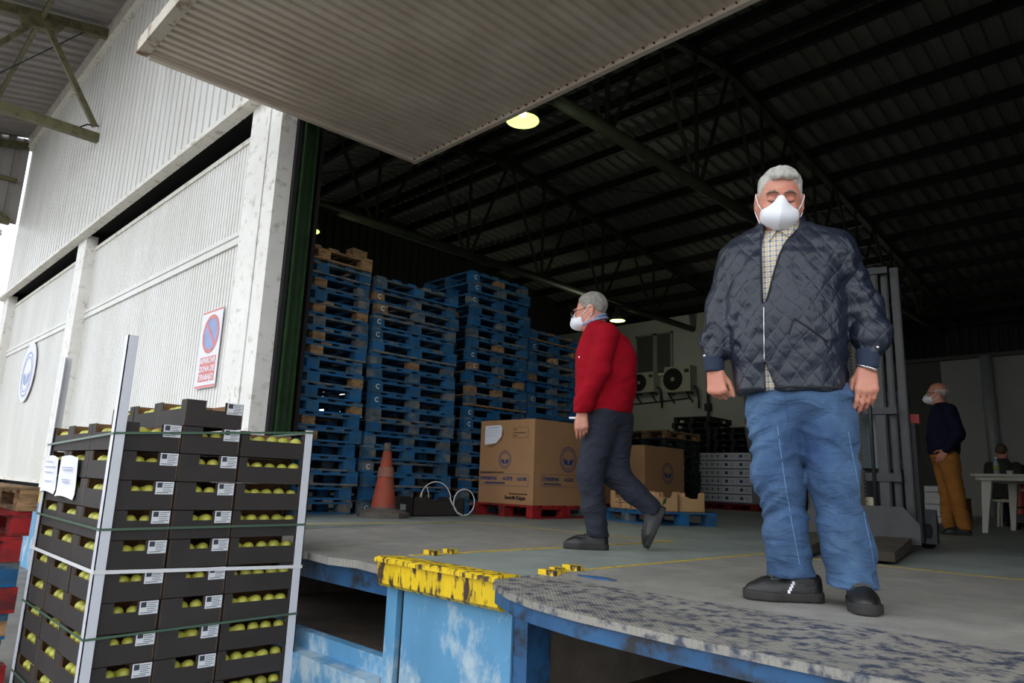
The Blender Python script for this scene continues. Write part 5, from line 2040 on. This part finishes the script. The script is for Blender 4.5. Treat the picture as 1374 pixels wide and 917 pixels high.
# shirt collar points
for s, x0 in ((-1, -.122), (1, -.03)):
    pts2 = [(x0, 1.405), (x0 + (.05 if s < 0 else -.035), 1.375), (x0 + (.012 if s < 0 else .0), 1.325)]
    mid = [(-.128, 1.418), (-.078, 1.372), (-.108, 1.325)] if s < 0 else [(-.005, 1.405), (-.072, 1.372), (-.035, 1.335)]
    pp = surf_y(shirt1, mid, off=.012)
    cl = MB()
    cl.add(pp + [(a, b + .006, c) for a, b, c in pp], [(0, 1, 2), (5, 4, 3), (0, 3, 4, 1), (1, 4, 5, 2), (2, 5, 3, 0)])
    cl.build('collar', m_check, sh)
# jeans: seams and fly
for path, mt in (([(-.102 + .035 * t + .02 * t * t, .62 - .49 * t) for t in np.linspace(0, 1, 30)], m_seam),
                 ([(.13 + .062 * t, .60 - .47 * t) for t in np.linspace(0, 1, 30)], m_seam),
                 ([(-.075 + .01 * t, .765 - .12 * t) for t in np.linspace(0, 1, 10)], m_dseam)):
    MB().tube(surf_y(jeans1, path, off=-.0008), .0016, 5).build('seam', mt, jn, smooth=True)
# wristwatch
wt = MB()
ring = [(.208 + .034 * math.cos(t), -.029 + .030 * math.sin(t), .832 - .012 * math.cos(t)) for t in [2 * math.pi * k / 28 for k in range(28)]]
wt.tube(ring, .0055, 6, closed=True)
wt.build('watch_band', m_silver, man, smooth=True)

# ---------------------------------------------------------------- walking man in red
JW = dict(neck=(-.02, 0, 1.42), chest=(.04, 0, 1.2), pelvis=(.07, 0, .86),
          sha=(.05, -.14, 1.34), ela=(.0, -.19, 1.09), wra=(-.095, -.17, .84),
          shb=(.03, .14, 1.34), elb=(.03, .19, 1.09), wrb=(-.03, .16, .90),
          hipa=(.03, -.06, .84), kna=(-.05, -.06, .46), ana=(.015, -.06, .09),
          hipb=(.11, .06, .84), knb=(.10, .05, .47), anb=(.35, .04, .25))
WZ = [.845, .90, 1.0, 1.12, 1.24, 1.34, 1.41, 1.455]
WCX = [.045, .045, .045, .05, .05, .04, .005, -.02]


def sweater_w(p):
    d = loft(p, WZ, WCX, [0] * 8, [.165, .180, .196, .202, .198, .165, .10, .07], [.15, .165, .175, .178, .175, .155, .115, .08], 2.1)
    a = limb(p, ((.05, -.15, 1.335), (.0, -.2, 1.09), (-.085, -.18, .90), (-.10, -.17, .845)), (.08, .07, .058, .05), .03)
    b = limb(p, ((.03, .15, 1.335), (.03, .2, 1.09), (-.0, .18, .95), (-.03, .16, .90)), (.08, .07, .055, .047), .03)
    n = .007 * vnoise(p, (10, 10, 18), 51) + .004 * vnoise(p, (5, 5, 9), 52)
    d = smin(d, a, .02)
    d = smin(d, b, .03) + n
    return smax(d, .828 - p[:, 2], .012)


trous_w = trouser_fn(((.06, 0, .84), (.15, .13, .12)),
                     [(((.035, -.05, .82), (-.045, -.055, .46), (-.02, -.055, .25), (.012, -.055, .06)), (.115, .082, .07, .064)),
                      (((.11, .05, .82), (.115, .05, .47), (.23, .045, .36), (.345, .04, .265)), (.12, .085, .07, .058))],
                     lambda p: np.where(p[:, 0] < .16, .075 - p[:, 2], -1.0).astype(np.float32), .005, 61)
wk = make_person(dict(
    P=(-2.863, 3.616, 0), rz=math.radians(38.37), label='walking man in red sweater and dark trousers, glasses and white mask',
    head=(-.058, 0, 1.525), face=(-1, .22, 0), pitch=.18, J=JW, hb=.0065, hair='short', hairmat=m_hair2, glasses=True,
    hands=[dict(W=(-.10, -.17, .83), dr=(.02, -.02, -1), back=(0, -1, 0), thumb=(-1, 0, 0), curl=[(.4, .4, .3), (.5, .5, .3), (.6, .5, .3), (.6, .5, .3)], tspread=.35, tcurl=(.8, .4, .2)),
           dict(W=(-.032, .16, .89), dr=(-.15, 0, -.95), back=(.3, .9, 0), thumb=(-.2, 0, 1), curl=[(.5, .5, .3)] * 4, tspread=.35)],
    clothes=[('sweater', sweater_w, m_redknit, ((-.25, -.32, .8), (.33, .32, 1.52)), .009),
             ('trousers', trous_w, m_navycloth, ((-.2, -.22, .03), (.48, .22, 1.0)), .009)],
    shoes=[dict(heel=(.075, -.055, 0), toe=(-.18, -.075, 0)), dict(heel=(.435, .04, .265), toe=(.33, .04, .02), up=(-.92, 0, .38))]))
cw = MB()
for i in range(2):
    cw.tube([(-.03 + (.083 - i * .01) * math.cos(t) * 1.0, (.08 - i * .01) * math.sin(t), 1.452 + .022 * i + .03 * math.cos(t)) for t in [2 * math.pi * k / 26 for k in range(26)]], .011, 6, closed=True)
cw.build('shirt_collar', m_bluecheck, wk, smooth=True)
lg_ = MB().lathe([(0, 0), (.007, 0), (.007, .002)], 10).build('chest_logo', m_mask, wk)
lg_.matrix_local = Matrix.Translation(surf_y(sweater_w, [(-.125, 1.20)], off=.001)[0]) @ Matrix.Rotation(math.pi / 2, 4, 'X')
pp_ = MB().box(-.03, .03, -.001, .001, -.006, .006).build('paper_slip', m_paper, None, loc=(0, 0, 0))
pp_.matrix_world = Matrix.Translation((-2.863, 3.616, 0)) @ Matrix.Rotation(math.radians(38.37), 4, 'Z') @ Matrix.Translation((-.15, -.16, .80))
tag(pp_, 'white paper slip in the hand of the walking man in red', 'paper')

# ---------------------------------------------------------------- man in mustard trousers
J3 = dict(neck=(-.045, 0, 1.47), chest=(-.02, 0, 1.25), pelvis=(-.03, 0, .92),
          sha=(.03, -.15, 1.40), ela=(.10, -.2, 1.13), wra=(-.02, -.185, .95),
          shb=(.03, .15, 1.40), elb=(.10, .2, 1.13), wrb=(-.03, .185, .95),
          hipa=(-.06, .07, .86), kna=(-.05, .07, .48), ana=(-.065, .07, .09),
          hipb=(.0, -.07, .86), knb=(.03, -.07, .5), anb=(.09, -.07, .09))


def sweater_3(p):
    d = loft(p, [.89, .96, 1.08, 1.22, 1.34, 1.44, 1.50], [-.05, -.05, -.05, -.035, -.02, -.02, -.04], [0] * 7, [.155, .17, .172, .168, .158, .125, .07], [.15, .165, .175, .175, .17, .13, .08])
    a = limb(p, ((.035, -.15, 1.39), (.10, -.2, 1.13), (-.02, -.19, .95)), (.082, .07, .052), .03)
    b = limb(p, ((.035, .15, 1.39), (.10, .2, 1.13), (-.02, .19, .95)), (.082, .07, .052), .03)
    d = smin(smin(d, a, .02), b, .02) + .006 * vnoise(p, (10, 10, 18), 71)
    return smax(d, .885 - p[:, 2], .012)


trous_3 = trouser_fn(((-.05, 0, .88), (.15, .15, .12)),
                     [(((-.07, .07, .84), (-.055, .07, .48), (-.065, .07, .06)), (.11, .08, .066)),
                      (((-.01, -.07, .84), (.03, -.07, .5), (.09, -.07, .06)), (.112, .084, .068))], .06, .006, 81)
make_person(dict(
    P=(-2.288, 9.385, 0), rz=math.radians(13.7), label='bald man in navy sweater and mustard trousers standing beside the white table',
    head=(-.075, 0, 1.60), face=(-1, .03, 0), pitch=.02, J=J3, h=.011, hb=.008, hair='bald', hairmat=m_greyhair, glasses=True,
    hands=[dict(W=(-.03, -.185, .94), dr=(-.5, 0, -.8), back=(0, -1, 0), thumb=(-1, 0, 0), curl=[(.3, .3, .2)] * 4),
           dict(W=(-.03, .185, .94), dr=(-.5, 0, -.8), back=(0, 1, 0), thumb=(-1, 0, 0), curl=[(.3, .3, .2)] * 4)],
    clothes=[('sweater', sweater_3, m_navyknit, ((-.3, -.35, .84), (.28, .35, 1.58)), .012),
             ('trousers', trous_3, m_mustard, ((-.25, -.25, .03), (.25, .25, 1.03)), .012)],
    shoes=[dict(heel=(-.01, .07, 0), toe=(-.22, .07, 0)), dict(heel=(.15, -.07, 0), toe=(-.1, -.09, 0))]))

# ---------------------------------------------------------------- people farther back


def simple_person(P, rz, label, seated, coat, hairmat, face, hand_up=False, mask=False):
    zs = -.42 if seated else 0.
    hz = 1.58 + zs
    J = dict(neck=(0, .0, 1.44 + zs), chest=(0, 0, 1.22 + zs), pelvis=(0, .0, .9 + zs),
             sha=(-.18, 0, 1.36 + zs), ela=(-.24, -.02, 1.1 + zs), wra=(-.2, -.12, .92 + zs),
             shb=(.18, 0, 1.36 + zs), elb=(.24, -.02, 1.1 + zs), wrb=(.2, -.12, .92 + zs))
    if hand_up:
        J['ela'], J['wra'] = (-.33, 0, 1.18), (-.39, -.05, 1.49)
    if seated:
        J.update(hipa=(-.1, 0, .5), kna=(-.1, -.4, .48), ana=(-.1, -.42, .09), hipb=(.1, 0, .5), knb=(.1, -.4, .48), anb=(.1, -.42, .09))
        lg = [((J['hipa'], J['kna'], (-.1, -.42, .06)), (.1, .075, .06)), ((J['hipb'], J['knb'], (.1, -.42, .06)), (.1, .075, .06))]
        hips = ((0, .0, .52), (.18, .14, .11))
    else:
        J.update(hipa=(-.09, 0, .86), kna=(-.1, -.01, .48), ana=(-.1, .01, .09), hipb=(.09, 0, .86), knb=(.1, -.01, .48), anb=(.1, .01, .09))
        lg = [((J['hipa'], J['kna'], (-.1, .01, .06)), (.1, .08, .065)), ((J['hipb'], J['knb'], (.1, .01, .06)), (.1, .08, .065))]
        hips = ((0, 0, .88), (.17, .13, .12))

    def coat_fn(p):
        d = loft(p, [z + zs for z in (.86, 1.0, 1.2, 1.36, 1.44, 1.49)], [0] * 6, [0] * 6, [.18, .19, .2, .17, .1, .07], [.14, .15, .15, .13, .1, .075])
        d = smin(d, limb(p, (J['sha'], J['ela'], J['wra']), (.075, .065, .05), .03), .03)
        d = smin(d, limb(p, (J['shb'], J['elb'], J['wrb']), (.075, .065, .05), .03), .03)
        return d + .005 * vnoise(p, (9, 9, 15), 91)
    up_ = unit((-.1, -.2, 1)) if hand_up else unit((.1, -.4, -1))
    return make_person(dict(P=P, rz=rz, label=label, head=(0, -.02, hz), face=face, pitch=.05, J=J, hb=.01, hh=.008, hair='short', hairmat=hairmat, mask=mask,
                            hands=[dict(W=J['wra'], dr=up_, back=(0, 1, 0) if hand_up else (-1, 0, 0), thumb=(1, 0, 0) if hand_up else (0, -1, 0), curl=[(.2, .3, .2)] * 4),
                                   dict(W=J['wrb'], dr=(-.1, -.4, -1), back=(1, 0, 0), thumb=(0, -1, 0), curl=[(.4, .5, .3)] * 4)],
                            clothes=[('coat', coat_fn, coat, ((-.5, -.25, .8 + zs), (.36, .25, 1.6 + zs)), .015),
                                     ('trousers', trouser_fn(hips, lg, .06, .005, 95), m_navycloth, ((-.26, -.55, .03), (.26, .2, 1.05)), .015)],
                            shoes=[dict(heel=(J['ana'][0], J['ana'][1] + .06, 0), toe=(J['ana'][0], J['ana'][1] - .19, 0)), dict(heel=(J['anb'][0], J['anb'][1] + .06, 0), toe=(J['anb'][0], J['anb'][1] - .19, 0))]))


def stool(x, y, label):
    s = empty('plastic_stool', (x, y, 0))
    tag(s, label, 'stool', 'stools by the table')
    MB().lathe([(.17, .38), (.18, .4), (.17, .42)], 20).build('seat', m_tablew, s)
    for a in range(4):
        t = math.pi / 4 + a * math.pi / 2
        MB().tube([(.12 * math.cos(t), .12 * math.sin(t), .38), (.17 * math.cos(t), .17 * math.sin(t), 0)], [.022, .015], 8).build('leg', m_tablew, s)


simple_person((-2.58, 13.6, 0), math.pi, 'person in dark olive coat and brown cap of hair seated beyond the white table', True, m_oliv2, M('brown_hair', lin(84, 66, 50), .8, var=.2), (0, -1, 0))
stool(-2.58, 13.62, 'white stool under the person in the olive coat')
simple_person((-2.32, 14.5, 0), math.pi, 'dark-haired person in black coat seated at the right edge', True, m_blackcoat, m_darkhair, (0, -1, 0))
stool(-2.32, 14.52, 'white stool under the person in the black coat')
simple_person((-5.75, 12.2, 0), math.radians(25), 'person behind the man in jeans, only a raised hand in view', False, m_greywall, m_darkhair, (0, -1, 0), True)
